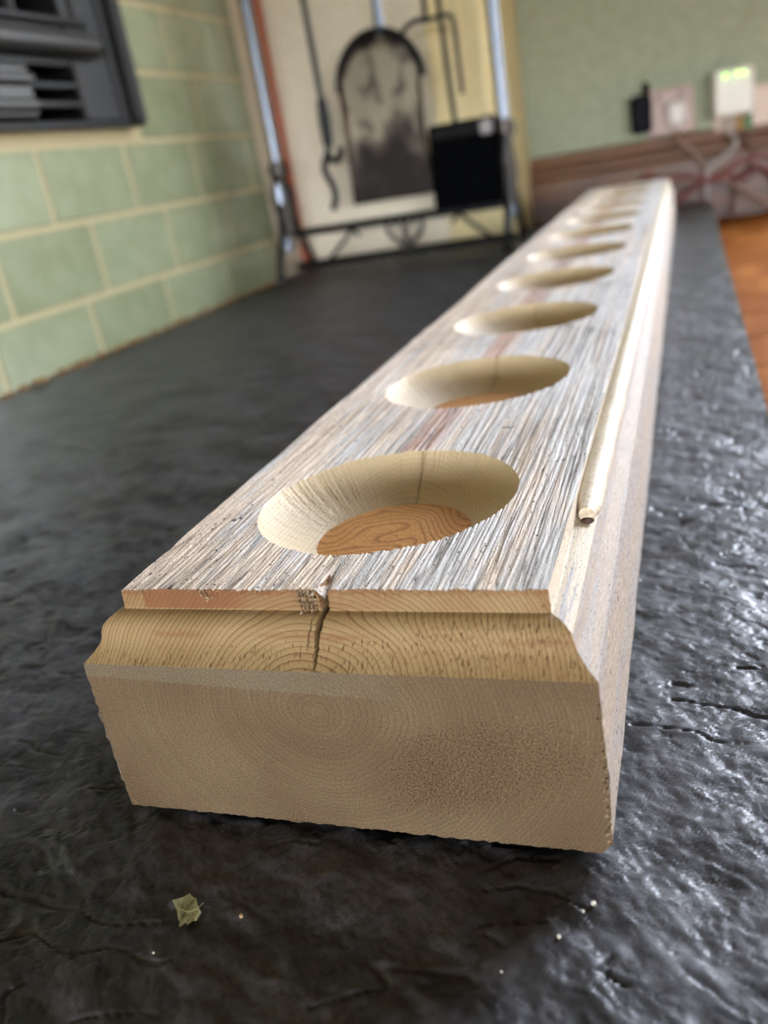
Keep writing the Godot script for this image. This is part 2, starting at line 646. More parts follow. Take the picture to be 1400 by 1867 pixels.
# ========================= fireplace insert ==========================
func _insert():
	var iron := mottled(Color(0.075, 0.075, 0.078), Color(0.12, 0.118, 0.116), 0.45, 0.05, 16, 71, 0.35, 0.006)
	var worn := mottled(Color(0.17, 0.166, 0.16), Color(0.25, 0.242, 0.23), 0.42, 0.04, 16, 72, 0.35, 0.006)
	var root := thing("fireplace_insert", "black cast iron fireplace insert set into the green tiles", "fireplace", Vector3.ZERO)
	var za := -0.651
	var zb := -0.142
	var y0 := 0.1795
	var y1 := 0.71
	var xw := TILE_X - 0.004
	# outer raised frame, four sides with a bead inside
	var st := new_st()
	box(st, Vector3(xw, y0, za), Vector3(-0.400, y1, za + 0.020), 0.004)
	box(st, Vector3(xw, y0, zb - 0.020), Vector3(-0.400, y1, zb), 0.004)
	box(st, Vector3(xw, y1 - 0.020, za + 0.020), Vector3(-0.400, y1, zb - 0.020), 0.004)
	box(st, Vector3(xw, y0, za + 0.020), Vector3(-0.406, y0 + 0.0045, zb - 0.020), 0.001)
	mi("outer_frame", st.commit(), mat(Color(0.075, 0.078, 0.085), 0.5, 0.3), root)
	# side panels of the inner frame, down to the bottom edge
	st = new_st()
	for s in [[za + 0.020, -0.5700], [-0.223, zb - 0.020]]:
		box(st, Vector3(-0.60, y0 + 0.0045, s[0]), Vector3(-0.410, y1 - 0.020, s[1]), 0.002)
	box(st, Vector3(-0.60, 0.60, -0.570), Vector3(-0.410, y1 - 0.020, -0.223), 0.002)
	mi("side_panel", st.commit(), iron, root)
	for z in [za + 0.0265, zb - 0.0265]:
		mi("bead", tube_mesh([Vector3(-0.410, y0 + 0.006, z), Vector3(-0.410, y1 - 0.022, z)], [0.0040], 10), iron, root)
	for z in [-0.588, -0.205]:
		mi("bead", tube_mesh([Vector3(-0.410, 0.262, z), Vector3(-0.410, y1 - 0.1, z)], [0.0050], 10), iron, root)
	# fire bar: rounded shelf across the bottom of the opening
	mi("fire_bar", tube_mesh([Vector3(-0.4085, 0.2400, -0.612), Vector3(-0.4055, 0.2405, -0.602), Vector3(-0.4045, 0.2410, -0.590), Vector3(-0.4045, 0.2410, -0.203), Vector3(-0.4055, 0.2405, -0.191), Vector3(-0.4085, 0.2400, -0.181)], [0.004, 0.0082, 0.0092, 0.0092, 0.0082, 0.004], 16), worn, root)
	mi("fire_bar", tube_mesh([Vector3(-0.409, 0.2590, -0.600), Vector3(-0.409, 0.2590, -0.19)], [0.0036], 10), iron, root)
	mi("apron", box_mesh(Vector3(-0.44, 0.2260, -0.570), Vector3(-0.4115, 0.2570, -0.223), 0.0015), iron, root)
	# vent slats with dark gaps between them, either side of the ash pit cover
	for s in [[-0.570, -0.500], [-0.293, -0.223]]:
		for y in [0.2095, 0.1955, 0.1838]:
			mi("slat", box_mesh(Vector3(-0.432, y, s[0]), Vector3(-0.4105, y + (0.0050 if y > 0.19 else 0.0022), s[1]), 0.0012), iron, root)
	st = new_st()
	box(st, Vector3(-0.62, 0.1845, -0.570), Vector3(-0.60, 0.72, -0.223))
	mi("fire_back", st.commit(), mat(Color(0.02, 0.02, 0.022), 0.9), root)
	mi("hearth_plate", box_mesh(Vector3(-0.60, 0.1838, -0.570), Vector3(-0.432, 0.1855, -0.223)), mat(Color(0.02, 0.02, 0.022), 0.9), root)
	var ap := mi("ash_pit_cover", box_mesh(Vector3(-0.45, 0.1845, -0.4995), Vector3(-0.399, 0.2255, -0.2935), 0.004), worn, root)
	for y in [0.2085, 0.1905]:
		mi("rib", box_mesh(Vector3(-0.4, y, -0.4975), Vector3(-0.3935, y + 0.009, -0.2955), 0.003), worn, ap)
	# grate bars standing above the shelf
	for k in 7:
		var z := -0.53 + 0.045 * k
		mi("grate_bar", tube_mesh([Vector3(-0.425, 0.257, z), Vector3(-0.425, 0.345, z)], [0.0045], 8), iron, root)

# ========================= the drilled board =========================
func vmap(s: float) -> float:
	return log(1.0 + s / 0.06) / log(1.0 + LEN / 0.06)

func smp(b: PackedByteArray, w: int, h: int, u: float, v: float) -> float:
	var x := clampf(u, 0, 1) * (w - 1)
	var y := clampf(v, 0, 1) * (h - 1)
	var xi := mini(int(x), w - 2)
	var yi := mini(int(y), h - 2)
	var fx := x - xi
	var fy := y - yi
	var k := yi * w + xi
	return (lerpf(lerpf(b[k], b[k + 1], fx), lerpf(b[k + w], b[k + w + 1], fx), fy)) / 255.0

func crack_x(h: float) -> float:
	var t := (H - h) / (H - H1)
	return 0.0009 + 0.0009 * sin(t * 5.0) * (1.0 - t) - 0.0006 * t + 0.00025 * jit.get_noise_1d(t * 14.0)

func top_y(x: float, s: float) -> float:
	var u := (x + 0.0402) / 0.0804
	var y := H + 0.00052 * (smp(groove, TW, TH, u, vmap(s)) - 0.62)
	y += 0.00035 * jit.get_noise_2d(x * 60.0, s * 9.0)
	# the split opens the top at the front end
	var dx := absf(x - 0.0011 - 0.0006 * sin(s * 300.0))
	if s < 0.020 and dx < 0.0011:
		y -= 0.0020 * (1.0 - dx / 0.0011) * clampf((0.0200 - s) / 0.014, 0, 1)
	return y

func edge_jit(x: float) -> float:
	return 0.00030 * jit.get_noise_1d(x * 900.0) + 0.00022 * jit.get_noise_1d(x * 2600.0 + 40.0)

func profile(n: int) -> Array:
	# moulded edge from its foot to the top: x = inset, y = height
	var key := [Vector2(0, H1), Vector2(0.0010, 0.0352), Vector2(0.0020, 0.0362), Vector2(0.0028, 0.0372), Vector2(0.0032, 0.0381), Vector2(0.0034, 0.0391), Vector2(0.0039, 0.0405), Vector2(0.0047, 0.0414), Vector2(0.0058, 0.0420), Vector2(0.0069, 0.0422)]
	var pts := []
	for k in key.size():
		pts.append(Vector3(key[k].x, key[k].y, 0))
	var sm := smooth_path(pts, n)
	var out := []
	for q in sm:
		out.append(Vector2(q.x, q.y))
	out.append(Vector2(0.00722, 0.04225))
	for k in 9:
		out.append(Vector2(0.00724 + 0.00016 * k / 8.0, lerpf(FILLET, H, k / 8.0)))
	return out

func _wood_textures() -> Dictionary:
	var R := {}
	# ---- weathered top: silvered fibres running along the board ----
	groove = nz(TW, TH, 20.0, 1, 24, 101, 2)
	var B := nz(TW, TH, 5.0, 1, 9, 102, 3)
	var C := nz(TW, TH, 2.6, 1, 2.2, 103, 2)
	var D := nz(TW, TH, 150.0, 1, 2.5, 104, 3)
	var E1 := nz(TW, TH, 9.0, 1, 1.4, 105, 2)
	var F := nz(TW, TH, 30.0, 1, 8, 106, 3)
	var G := nz(TW, TH, 26.0, 1, 26, 107, 2)
	# sharpen the grooves: broad ridges, narrow valleys
	for k in TW * TH:
		var g := groove[k] / 255.0
		var q := 1.0 - absf(g - 0.5) * 3.4
		var valley := clampf(q, 0, 1)
		groove[k] = int(clampf(0.80 - 0.72 * valley * valley + 0.10 * (B[k] / 255.0 - 0.5), 0, 1) * 255)
	var col := PackedByteArray()
	col.resize(TW * TH * 3)
	var hb := PackedByteArray()
	hb.resize(TW * TH)
	for j in TH:
		var v := float(j) / TH
		var s := 0.06 * (exp(v * log(1.0 + LEN / 0.06)) - 1.0)
		for i in TW:
			var k := j * TW + i
			var x := (float(i) / TW - 0.5) * 0.0804
			var b := B[k] / 255.0
			var c := C[k] / 255.0
			var d := D[k] / 255.0
			var f := F[k] / 255.0
			var t := clampf(0.62 * b + 0.44 * c + 0.08, 0, 1)
			var r := lerpf(0.66, 0.97, t)
			var gg := lerpf(0.64, 0.955, t)
			var bl := lerpf(0.615, 0.93, t)
			# tan and pink on the left, blue-grey on the right, in streaks
			var warm := clampf((f - 0.5) * 1.3 + 0.50 - x * 12.0 + (d - 0.5) * 1.6, 0, 1)
			r *= lerpf(0.94, 1.0, warm)
			gg *= lerpf(0.94, 0.93, warm)
			bl *= lerpf(0.94, 0.855, warm)
			var ln := absf(G[k] / 255.0 - 0.5)          # grimy fibre lines
			if ln < 0.045:
				var dk := 0.60 + 0.40 * ln / 0.045
				r *= dk
				gg *= dk * 0.98
				bl *= dk * 0.96
			# dark fungus specks and short checks
			var e := E1[k] / 255.0
			if e > 0.80 and G[k] > 110:
				var m := clampf((e - 0.80) / 0.05, 0, 1) * 0.80
				r *= 1.0 - m
				gg *= 1.0 - m
				bl *= 1.0 - m
			# pinkish resin stain along the heart between the recesses
			var px := (x + 0.0015 + 0.003 * (d - 0.5)) / 0.0050
			var st := clampf(1.3 - px * px, 0, 1) * clampf((c + b - 0.7) * 2.2, 0, 1) * smoothstep(0.074, 0.080, s) * 0.75
			r *= lerpf(1.0, 0.80, st)
			gg *= lerpf(1.0, 0.60, st)
			bl *= lerpf(1.0, 0.54, st)
			# hairline along the heart
			if s > 0.0775 and absf(x - 0.0006 - 0.0004 * sin(s * 200.0)) < 0.00016:
				r *= 0.45; gg *= 0.42; bl *= 0.40
			# a short slit across the grain
			if x > 0.0171 and x < 0.0203 and absf(s - 0.0905 - 0.0002 * (f - 0.5)) < 0.00035:
				r *= 0.25; gg *= 0.23; bl *= 0.22
			# lines of insect pits crossing the grain
			for L in [[0.031, 0.064, 0.0398, 0.0690], [-0.039, 0.0285, -0.0305, 0.0400]]:
				if x > L[0] and x < L[2]:
					var sl := lerpf(L[1], L[3], (x - L[0]) / (L[2] - L[0]))
					if absf(s - sl - 0.0008 * (f - 0.5)) < 0.0006 and e > 0.62:
						r *= 0.30; gg *= 0.27; bl *= 0.26
			col[k * 3] = int(clampf(r, 0, 1) * 255)
			col[k * 3 + 1] = int(clampf(gg, 0, 1) * 255)
			col[k * 3 + 2] = int(clampf(bl, 0, 1) * 255)
			hb[k] = int(clampf(0.5 * b + 0.5 * c - (0.5 if e > 0.86 and G[k] > 120 else 0.0), 0, 1) * 255)
	var top := mat(Color.WHITE, 0.78, 0.0, 0.4)
	top.albedo_texture = tex(Image.create_from_data(TW, TH, false, Image.FORMAT_RGB8, col))
	top.heightmap_enabled = true
	top.heightmap_texture = tex(Image.create_from_data(TW, TH, false, Image.FORMAT_L8, hb))
	top.heightmap_scale = 0.030
	R.top = top
	# ---- weathered sides: u across from the foot (0) to the top (1), v along ----
	var sw := 512
	var sh := 1536
	side_groove = nz(sw, sh, 13.0, 1, 26, 111, 3)
	var SB := nz(sw, sh, 4.0, 1, 8, 112, 2)
	var SC := nz(sw, sh, 6.0, 1, 2.4, 113, 2)
	var SD := nz(sw, sh, 60.0, 1, 6, 114, 3)
	col.resize(sw * sh * 3)
	hb.resize(sw * sh)
	for j in sh:
		for i in sw:
			var k := j * sw + i
			var u := float(i) / sw
			var b := SB[k] / 255.0
			var c := SC[k] / 255.0
			var d := SD[k] / 255.0
			var g := side_groove[k] / 255.0
			var t := clampf(0.7 * b + 0.25 * c + 0.2, 0, 1)
			var cl := Color(0.55, 0.48, 0.415).lerp(Color(0.74, 0.685, 0.61), t)
			var grey := smoothstep(0.52, 0.62, d)
			cl = cl.lerp(Color(0.64, 0.62, 0.61), grey * 0.6)
			if absf(b - 0.5) < 0.06:
				cl = cl.lerp(Color(0.50, 0.40, 0.335), 0.40)
			if u > 0.68:          # routed edge, paler wood with a bleached skin
				var pale := Color(0.77, 0.70, 0.58).lerp(Color(0.86, 0.81, 0.72), t)
				cl = cl.lerp(pale, 0.85)
				if u > 0.74 and u < 0.84 and d > 0.62:
					cl = cl.lerp(Color(0.62, 0.61, 0.61), 0.75)
			if c > 0.77 and d > 0.30:
				cl = cl.lerp(Color(0.16, 0.12, 0.10), clampf((c - 0.77) / 0.05, 0, 1) * 0.8)
			col[k * 3] = int(cl.r * 255)
			col[k * 3 + 1] = int(cl.g * 255)
			col[k * 3 + 2] = int(cl.b * 255)
			hb[k] = int(clampf(0.6 * b + 0.4 * g - (0.4 if c > 0.82 else 0.0), 0, 1) * 255)
	var side := mat(Color.WHITE, 0.68, 0.0, 0.45)
	side.albedo_texture = tex(Image.create_from_data(sw, sh, false, Image.FORMAT_RGB8, col))
	side.heightmap_enabled = true
	side.heightmap_texture = tex(Image.create_from_data(sw, sh, false, Image.FORMAT_L8, hb))
	side.heightmap_scale = 0.02
	R.side = side
	# ---- end grain: rings round the heart; u = x over 100 mm, v = height over 50 mm ----
	var ew := 1536
	var eh := 768
	var N1 := nz(ew, eh, 420.0, 1, 1, 121, 2)
	var N2 := nz(ew, eh, 30.0, 1, 1, 122, 2)
	var N3 := nz(ew, eh, 5.0, 1, 1, 123, 3)
	var N4 := nz(ew, eh, 7.0, 1, 4.0, 124, 2)
	var N5 := nz(ew, eh, 3.2, 1, 1, 125, 2)
	var N6 := nz(ew, eh, 8.0, 1, 1, 126, 2)
	var fresh := PackedByteArray()
	fresh.resize(ew * eh * 3)
	var clean := PackedByteArray()
	clean.resize(ew * eh * 3)
	var fb := PackedByteArray()
	fb.resize(ew * eh)
	var face := PackedByteArray()
	face.resize(ew * eh * 3)
	var fab := PackedByteArray()
	fab.resize(ew * eh)
	for j in eh:
		var y := 0.05 * (1.0 - float(j) / eh)
		for i in ew:
			var k := j * ew + i
			var x := (float(i) / ew - 0.5) * 0.1
			var n1 := N1[k] / 255.0 - 0.5
			var n2 := N2[k] / 255.0 - 0.5
			var n3 := N3[k] / 255.0
			var n4 := N4[k] / 255.0
			var n5 := N5[k] / 255.0
			var dx := x + 0.0012
			var dy := (y - 0.0262) * 1.12
			var r := sqrt(dx * dx + dy * dy) + 0.0020 * n1 + 0.00005 * n2
			var rr := r / (0.00128 - 0.0062 * r)
			var fr := fposmod(rr, 1.0)
			var ringtone := fposmod(sin(floorf(rr) * 12.99) * 437.5, 1.0)
			var line := smoothstep(0.70, 0.92, fr) * (1.0 - smoothstep(0.95, 1.0, fr))
			# fresh routed wood
			var cl := Color(0.635, 0.54, 0.385).lerp(Color(0.575, 0.47, 0.315), clampf(0.45 * fr + 0.4 * ringtone + 0.8 * n1, 0, 1))
			cl = cl.lerp(Color(0.40, 0.30, 0.18), line * (0.42 + 0.4 * ringtone))
			cl = cl * (0.90 + 0.20 * n3)
			var cw := cl.lerp(Color(0.95, 0.89, 0.76), 0.55)
			clean[k * 3] = int(clampf(cw.r, 0, 1) * 255)
			clean[k * 3 + 1] = int(clampf(cw.g, 0, 1) * 255)
			clean[k * 3 + 2] = int(clampf(cw.b, 0, 1) * 255)
			var tear := 0.0
			if n4 > 0.70 and y < 0.0385 + 0.004 * n2 + 0.004 * clampf(x * 30.0, -0.5, 1.0):
				tear = clampf((n4 - 0.70) / 0.08, 0, 1)
				cl = cl.lerp(Color(0.33, 0.20, 0.10), tear * 0.7)
			# reddish stain on step and hollow; shade under the ragged edge painted in too
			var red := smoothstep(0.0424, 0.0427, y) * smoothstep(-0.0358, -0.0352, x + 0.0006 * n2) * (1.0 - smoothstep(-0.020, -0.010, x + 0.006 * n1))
			red += 0.5 * smoothstep(0.0449, 0.0458, y + 0.0012 * n2) * (0.4 + n3) + 0.42 * smoothstep(0.0424, 0.0428, y) * smoothstep(0.35, 0.6, n3 + n1)  # browns the whole top step, painting in shade from the overhang
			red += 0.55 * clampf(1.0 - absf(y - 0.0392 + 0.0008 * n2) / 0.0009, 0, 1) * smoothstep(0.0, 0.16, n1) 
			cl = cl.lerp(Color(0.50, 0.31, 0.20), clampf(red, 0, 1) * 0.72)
			fresh[k * 3] = int(clampf(cl.r, 0, 1) * 255)
			fresh[k * 3 + 1] = int(clampf(cl.g, 0, 1) * 255)
			fresh[k * 3 + 2] = int(clampf(cl.b, 0, 1) * 255)
			fb[k] = int(clampf(0.62 - 0.22 * line + 0.42 * (n3 - 0.5) - 0.5 * tear, 0, 1) * 255)
			# sawn and greyed lower face
			var ex := (x - 0.027 - 0.010 * n1) / 0.021
			var ey := (y - 0.0165 - (x - 0.027) * 0.22) / 0.0095
			var patch := smoothstep(1.15, 0.55, ex * ex + ey * ey + 1.2 * n2)          # furred, saw-torn area at the lower right
			patch = maxf(patch, 0.55 * smoothstep(0.0, 0.09, -0.02 - x * 1.6 - y * 3.2 + 0.30 * n1))
			var n6 := N6[k] / 255.0
			var c2 := Color(0.46, 0.39, 0.297).lerp(Color(0.40, 0.328, 0.243), clampf(0.25 + 0.25 * fr + 0.9 * n1 + 0.25 * ringtone, 0, 1))
			c2 = c2.lerp(Color(0.31, 0.245, 0.175), line * (0.34 - 0.26 * patch) * clampf(0.7 + x * 16.0 + n2, 0.15, 1.0))
			var lvl := 0.0316 - 0.040 * maxf(x + 0.045, 0.0) + 0.0005 * n2
			if y > lvl and x < 0.022:          # greyer strip under the moulding, its own saw pass
				c2 = c2.lerp(Color(0.475, 0.435, 0.365), 0.55 * (1.0 - smoothstep(0.0, 0.022, x)))
			c2 = c2.lerp(Color(0.40, 0.315, 0.225), patch * 0.35)
			var rough := lerpf(0.36, 0.95, patch)
			c2 = c2 * (1.0 + rough * (n6 - 0.5) * 0.9 + 0.6 * (n5 - 0.5))
			if n6 > 0.80 and n5 > 0.5:
				c2 = c2.lerp(Color(0.20, 0.14, 0.09), clampf((n6 - 0.80) / 0.06, 0, 1) * 0.65)
			face[k * 3] = int(clampf(c2.r, 0, 1) * 255)
			face[k * 3 + 1] = int(clampf(c2.g, 0, 1) * 255)
			face[k * 3 + 2] = int(clampf(c2.b, 0, 1) * 255)
			fab[k] = int(clampf(0.5 + 0.30 * (n5 - 0.5) + (0.18 + patch * 1.1) * (n6 - 0.5) - 0.10 * line, 0, 1) * 255)
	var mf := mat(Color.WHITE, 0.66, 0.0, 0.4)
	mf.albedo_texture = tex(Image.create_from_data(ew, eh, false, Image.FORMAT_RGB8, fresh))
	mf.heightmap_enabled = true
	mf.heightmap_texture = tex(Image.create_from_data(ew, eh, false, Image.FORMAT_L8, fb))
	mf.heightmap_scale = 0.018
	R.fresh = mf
	var mc: StandardMaterial3D = mf.duplicate()
	mc.albedo_texture = tex(Image.create_from_data(ew, eh, false, Image.FORMAT_RGB8, clean))
	mc.roughness = 0.5
	R.clean = mc
	var ms := mat(Color.WHITE, 0.85, 0.0, 0.3)
	ms.albedo_texture = tex(Image.create_from_data(ew, eh, false, Image.FORMAT_RGB8, face))
	ms.heightmap_enabled = true
	ms.heightmap_texture = tex(Image.create_from_data(ew, eh, false, Image.FORMAT_L8, fab))
	ms.heightmap_scale = 0.03
	R.face = ms
	# ---- recess floors: orange heartwood with wandering rings ----
	var fw := 384
	var M1 := nz(fw, fw, 160.0, 1, 1, 131, 2)
	var M3 := nz(fw, fw, 4.0, 1, 1.5, 132, 2)
	col.resize(fw * fw * 3)
	hb.resize(fw * fw)
	for j in fw:
		for i in fw:
			var k := j * fw + i
			var n1 := M1[k] / 255.0 - 0.5
			var x := (float(i) / fw - 0.5) * 0.06
			var z := (float(j) / fw - 0.5) * 0.06
			var r := sqrt((x + 0.006) * (x + 0.006) + (z - 0.020) * (z - 0.020) * 0.7) + 0.010 * n1
			var fr := fposmod(r / 0.0021, 1.0)
			var line := smoothstep(0.55, 0.85, fr) * (1.0 - smoothstep(0.92, 1.0, fr))
			var cl := Color(0.77, 0.57, 0.34).lerp(Color(0.70, 0.49, 0.28), clampf(fr * 0.5 + n1, 0, 1))
			cl = cl.lerp(Color(0.52, 0.32, 0.16), line * 0.5) * (0.86 + 0.28 * M3[k] / 255.0)
			col[k * 3] = int(clampf(cl.r, 0, 1) * 255)
			col[k * 3 + 1] = int(clampf(cl.g, 0, 1) * 255)
			col[k * 3 + 2] = int(clampf(cl.b, 0, 1) * 255)
			hb[k] = int(clampf(0.5 - 0.25 * line + 0.5 * (M3[k] / 255.0 - 0.5), 0, 1) * 255)
	var mfl := mat(Color.WHITE, 0.6, 0.0, 0.4)
	mfl.albedo_texture = tex(Image.create_from_data(fw, fw, false, Image.FORMAT_RGB8, col))
	mfl.heightmap_enabled = true
	mfl.heightmap_texture = tex(Image.create_from_data(fw, fw, false, Image.FORMAT_L8, hb))
	mfl.heightmap_scale = 0.02
	R.floor = mfl
	return R

func end_uv(x: float, y: float) -> Vector2:
	return Vector2(x / 0.1 + 0.5, 1.0 - y / 0.05)

func _board():
	var M := _wood_textures()
	var root := thing("drilled_timber_board", "long weathered timber board with a row of ten round drilled recesses", "board", Vector3.ZERO)
	var prof := profile(6)
	# ---- columns across the front, close together at the split ----
	var xs := PackedFloat32Array()
	var n := 380
	for k in n + 1:
		xs.append(-1.0 + 2.0 * k / n)
	var extra := PackedFloat32Array()
	for k in 60:
		extra.append(-0.04 + 0.12 * k / 60.0)
	xs.append_array(extra)
	xs.sort()
	var nx := xs.size()
	# ---- moulded front end ----
	var np := prof.size()
	var rows := []
	for k in np - 1:
		rows.append(prof[k])
		rows.append((prof[k] + prof[k + 1]) * 0.5)
	rows.append(prof[np - 1])
	np = rows.size()
	var pos := PackedVector3Array()
	var uv := PackedVector2Array()
	for i in nx:
		for j in np:
			var d: float = rows[j].x
			var h: float = rows[j].y
			var x: float = xs[i] * (W / 2 - d)
			var up := clampf((h - FILLET) / (H - FILLET), 0, 1)
			var z := -d + edge_jit(x) * up * up + 0.00006 * jit.get_noise_2d(x * 2500.0, h * 700.0)
			if up > 0.0:
				h = lerpf(FILLET, top_y(x, INS), up)
			var cw := lerpf(0.00016, 0.00085, clampf((h - H1) / 0.0105, 0, 1)) * (1.0 + 0.4 * jit.get_noise_1d(h * 4000.0))
			var dc := absf(x - crack_x(h)) / cw
			if dc < 1.0 and j > 0:
				z -= 0.0085 * (1.0 - dc * dc)
			var c2 := absf(x - crack_x(h) + 0.0016 + 0.0003 * jit.get_noise_1d(h * 2500.0 + 9.0)) / 0.00014
			if c2 < 1.0 and h > 0.0375 and h < 0.0435:
				z -= 0.0010 * (1.0 - c2)
			pos.append(Vector3(x, h, z))
			uv.append(end_uv(x, h))
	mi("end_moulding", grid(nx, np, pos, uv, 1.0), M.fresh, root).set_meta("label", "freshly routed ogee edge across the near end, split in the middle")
	# ---- sawn end face ----
	pos = PackedVector3Array()
	uv = PackedVector2Array()
	var ny := 70
	for i in nx:
		for j in ny:
			var t := float(j) / (ny - 1)
			var h := 0.0006 + (H1 - 0.0006) * t
			var hw := W / 2
			var x: float = xs[i] * hw
			if xs[i] > 0.9:
				x -= 0.0022 * smoothstep(0.9, 1.0, xs[i]) * clampf(1.0 - h / 0.0028, 0, 1)
				x += (0.00045 * jit.get_noise_1d(h * 900.0) + 0.0006 * sin(h * 80.0)) * smoothstep(0.9, 1.0, xs[i]) * (1.0 - t)
			var e := 1.0 - absf(xs[i])
			var low := 0.0004 * jit.get_noise_1d(x * 420.0) * (1.0 - t) * (1.0 - t)
			var z := 0.00008 * jit.get_noise_2d(x * 1800.0, h * 1800.0) + 0.00025 * jit.get_noise_2d(x * 90.0, h * 90.0 + 5.0) * minf(e * 20.0, 1.0) * (1.0 - t)
			pos.append(Vector3(x, h + low, z))
			uv.append(end_uv(x, h))
	mi("end_face", grid(nx, ny, pos, uv, 1.0), M.face, root).set_meta("label", "sawn end grain with growth rings round the heart")
	# ---- long sides: foot, vertical face, moulding ----
	var sp := []
	for k in 26:
		var h := lerpf(0.0008, H1, k / 26.0)
		sp.append(Vector2(-0.0004 * sin(PI * k / 26.0) + (0.0022 * clampf(1.0 - h / 0.0028, 0, 1)), h))
	sp.append_array(prof)
	var ns := sp.size()
	var N := 420
	for sd in [1.0, -1.0]:
		pos = PackedVector3Array()
		uv = PackedVector2Array()
		for i in N + 1:
			var tt := float(i) / N
			var s0 := (exp(4.0 * tt) - 1.0) / (exp(4.0) - 1.0)
			for j in ns:
				var d: float = sp[j].x
				var h: float = sp[j].y
				var dd := maxf(d, 0.0)
				if h < H1:
					dd = 0.0
				var s := lerpf(dd, LEN - dd, s0)
				var u := float(j) / (ns - 1)
				var v := vmap(s)
				var gr := smp(side_groove, 512, 1536, u, v)
				var out := 0.0
				var amp := 0.00034 if h < H1 else 0.00010
				if j > 0:
					out = amp * (gr - 0.5) + 0.00022 * jit.get_noise_2d(s * 40.0, h * 300.0 + sd * 7.0)
				if h < H1 and i < 40:       # torn fibres at the near corner
					var tear := jit.get_noise_1d(h * 1500.0 + sd * 30.0) * 0.6 + jit.get_noise_1d(h * 420.0 + sd * 11.0)
					s -= 0.0006 * tear * (1.0 - i / 40.0) * clampf((H1 - h) / 0.004, 0, 1)
				var up := clampf((h - FILLET) / (H - FILLET), 0, 1)
				var x := W / 2 - d + out * (1.0 - up)
				if up > 0.0:
					h = lerpf(FILLET, top_y(sd * (W / 2 - INS), s), up)
				pos.append(Vector3(sd * x, h, -s))
				uv.append(Vector2(u, v))
		mi("long_side", grid(N + 1, ns, pos, uv, -sd), M.side, root)
	# ---- far end and underside ----
	pos = PackedVector3Array()
	uv = PackedVector2Array()
	var full := [Vector2(0, 0.0008)]
	full.append_array(prof)
	for i in 61:
		for q in full:
			var x: float = lerpf(-1, 1, i / 60.0) * (W / 2 - q.x)
			pos.append(Vector3(x, q.y, -LEN + q.x))
			uv.append(end_uv(x, q.y))
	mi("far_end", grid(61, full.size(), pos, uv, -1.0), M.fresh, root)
	mi("underside", box_mesh(Vector3(-W / 2 + 0.0024, 0.0, -LEN + 0.0008), Vector3(W / 2 - 0.0024, 0.0010, -0.0008)), M.face, root)
	# ---- top: one ring-to-rectangle patch round each recess ----
	var xe := W / 2 - INS
	for k in HOLES:
		var sc := HOLE_S0 + HOLE_P * k
		var sa := INS if k == 0 else sc - HOLE_P * 0.5
		var sb := LEN - INS if k == HOLES - 1 else sc + HOLE_P * 0.5
		var px := 340 if k < 2 else (180 if k < 4 else 110)
		var pz := 190 if k < 2 else (90 if k < 4 else 50)
		var rad := 84 if k < 2 else (24 if k < 4 else 12)
		var per := []
		for i in px:
			per.append(Vector2(lerpf(-xe, xe, float(i) / px), sa))
		for i in pz:
			per.append(Vector2(xe, lerpf(sa, sb, float(i) / pz)))
		for i in px:
			per.append(Vector2(lerpf(xe, -xe, float(i) / px), sb))
		for i in pz + 1:
			per.append(Vector2(-xe, lerpf(sb, sa, float(i) / pz)))
		var nu := per.size()
		pos = PackedVector3Array()
		uv = PackedVector2Array()
		var rim := []
		for i in nu:
			var q: Vector2 = per[i]
			var dir := (q - Vector2(0, sc)).normalized()
			var rj := HOLE_R + 0.00013 * jit.get_noise_2d(dir.x * 60.0 + k * 5.0, dir.y * 60.0) + 0.00012 * jit.get_noise_1d(dir.x * HOLE_R * 1500.0 + k * 3.0)
			var c := Vector2(0, sc) + dir * rj
			for j in rad + 1:
				var t := float(j) / rad
				t = lerpf(t, t * t, 0.35)
				var w := c.lerp(q, t)
				var z := -w.y
				if k == 0 and i < px:
					z += edge_jit(w.x) * smoothstep(0.85, 1.0, t)
				var y := top_y(w.x, w.y)
				# split above the far wall of the recess
				pos.append(Vector3(w.x, y, z))
				uv.append(Vector2((w.x + 0.0402) / 0.0804, vmap(w.y)))
				if j == 0:
					rim.append(Vector3(w.x, y, z))
		mi("weathered_top", grid(nu, rad + 1, pos, uv, -1.0, true), M.top, root)
		# wall of the recess
		var nw := 22
		pos = PackedVector3Array()
		uv = PackedVector2Array()
		for i in nu:
			var rp: Vector3 = rim[i]
			var dx := rp.x
			var dz := rp.z + sc
			var l := sqrt(dx * dx + dz * dz)
			for j in nw:
				var t := float(j) / (nw - 1)
				var y := lerpf(rp.y, HOLE_Y - 0.0003, t)
				var rr := lerpf(l, FLOOR_R, t) + 0.0016 * sin(PI * t)
				# furred grain where the cutter met the fibres across
				rr += (0.00008 + 0.00016 * absf(dx) / l) * jit.get_noise_3d(dx * 1500.0, y * 1200.0, dz * 1500.0 + k) * smoothstep(0.0, 0.2, t)
				var cx := absf(dx - 0.0004 - 0.0003 * jit.get_noise_1d(y * 1500.0 + k * 9.0)) / lerpf(0.00055, 0.00022, t)
				if cx < 1.0 and dz < 0.0 and t > 0.02:
					rr += 0.0016 * (1.0 - cx)
				var x := dx / l * rr
				pos.append(Vector3(x, y, -sc + dz / l * rr))
				# the same rings as the end grain, wandering a little along the board
				uv.append(end_uv(x + 0.0006 * k, y + 0.0001 * k + (dz / l) * 0.0005))
		var rec := mi("recess", grid(nu, nw, pos, uv, 1.0, true), M.clean, root)
		# floor of the recess
		pos = PackedVector3Array()
		uv = PackedVector2Array()
		var na := 96
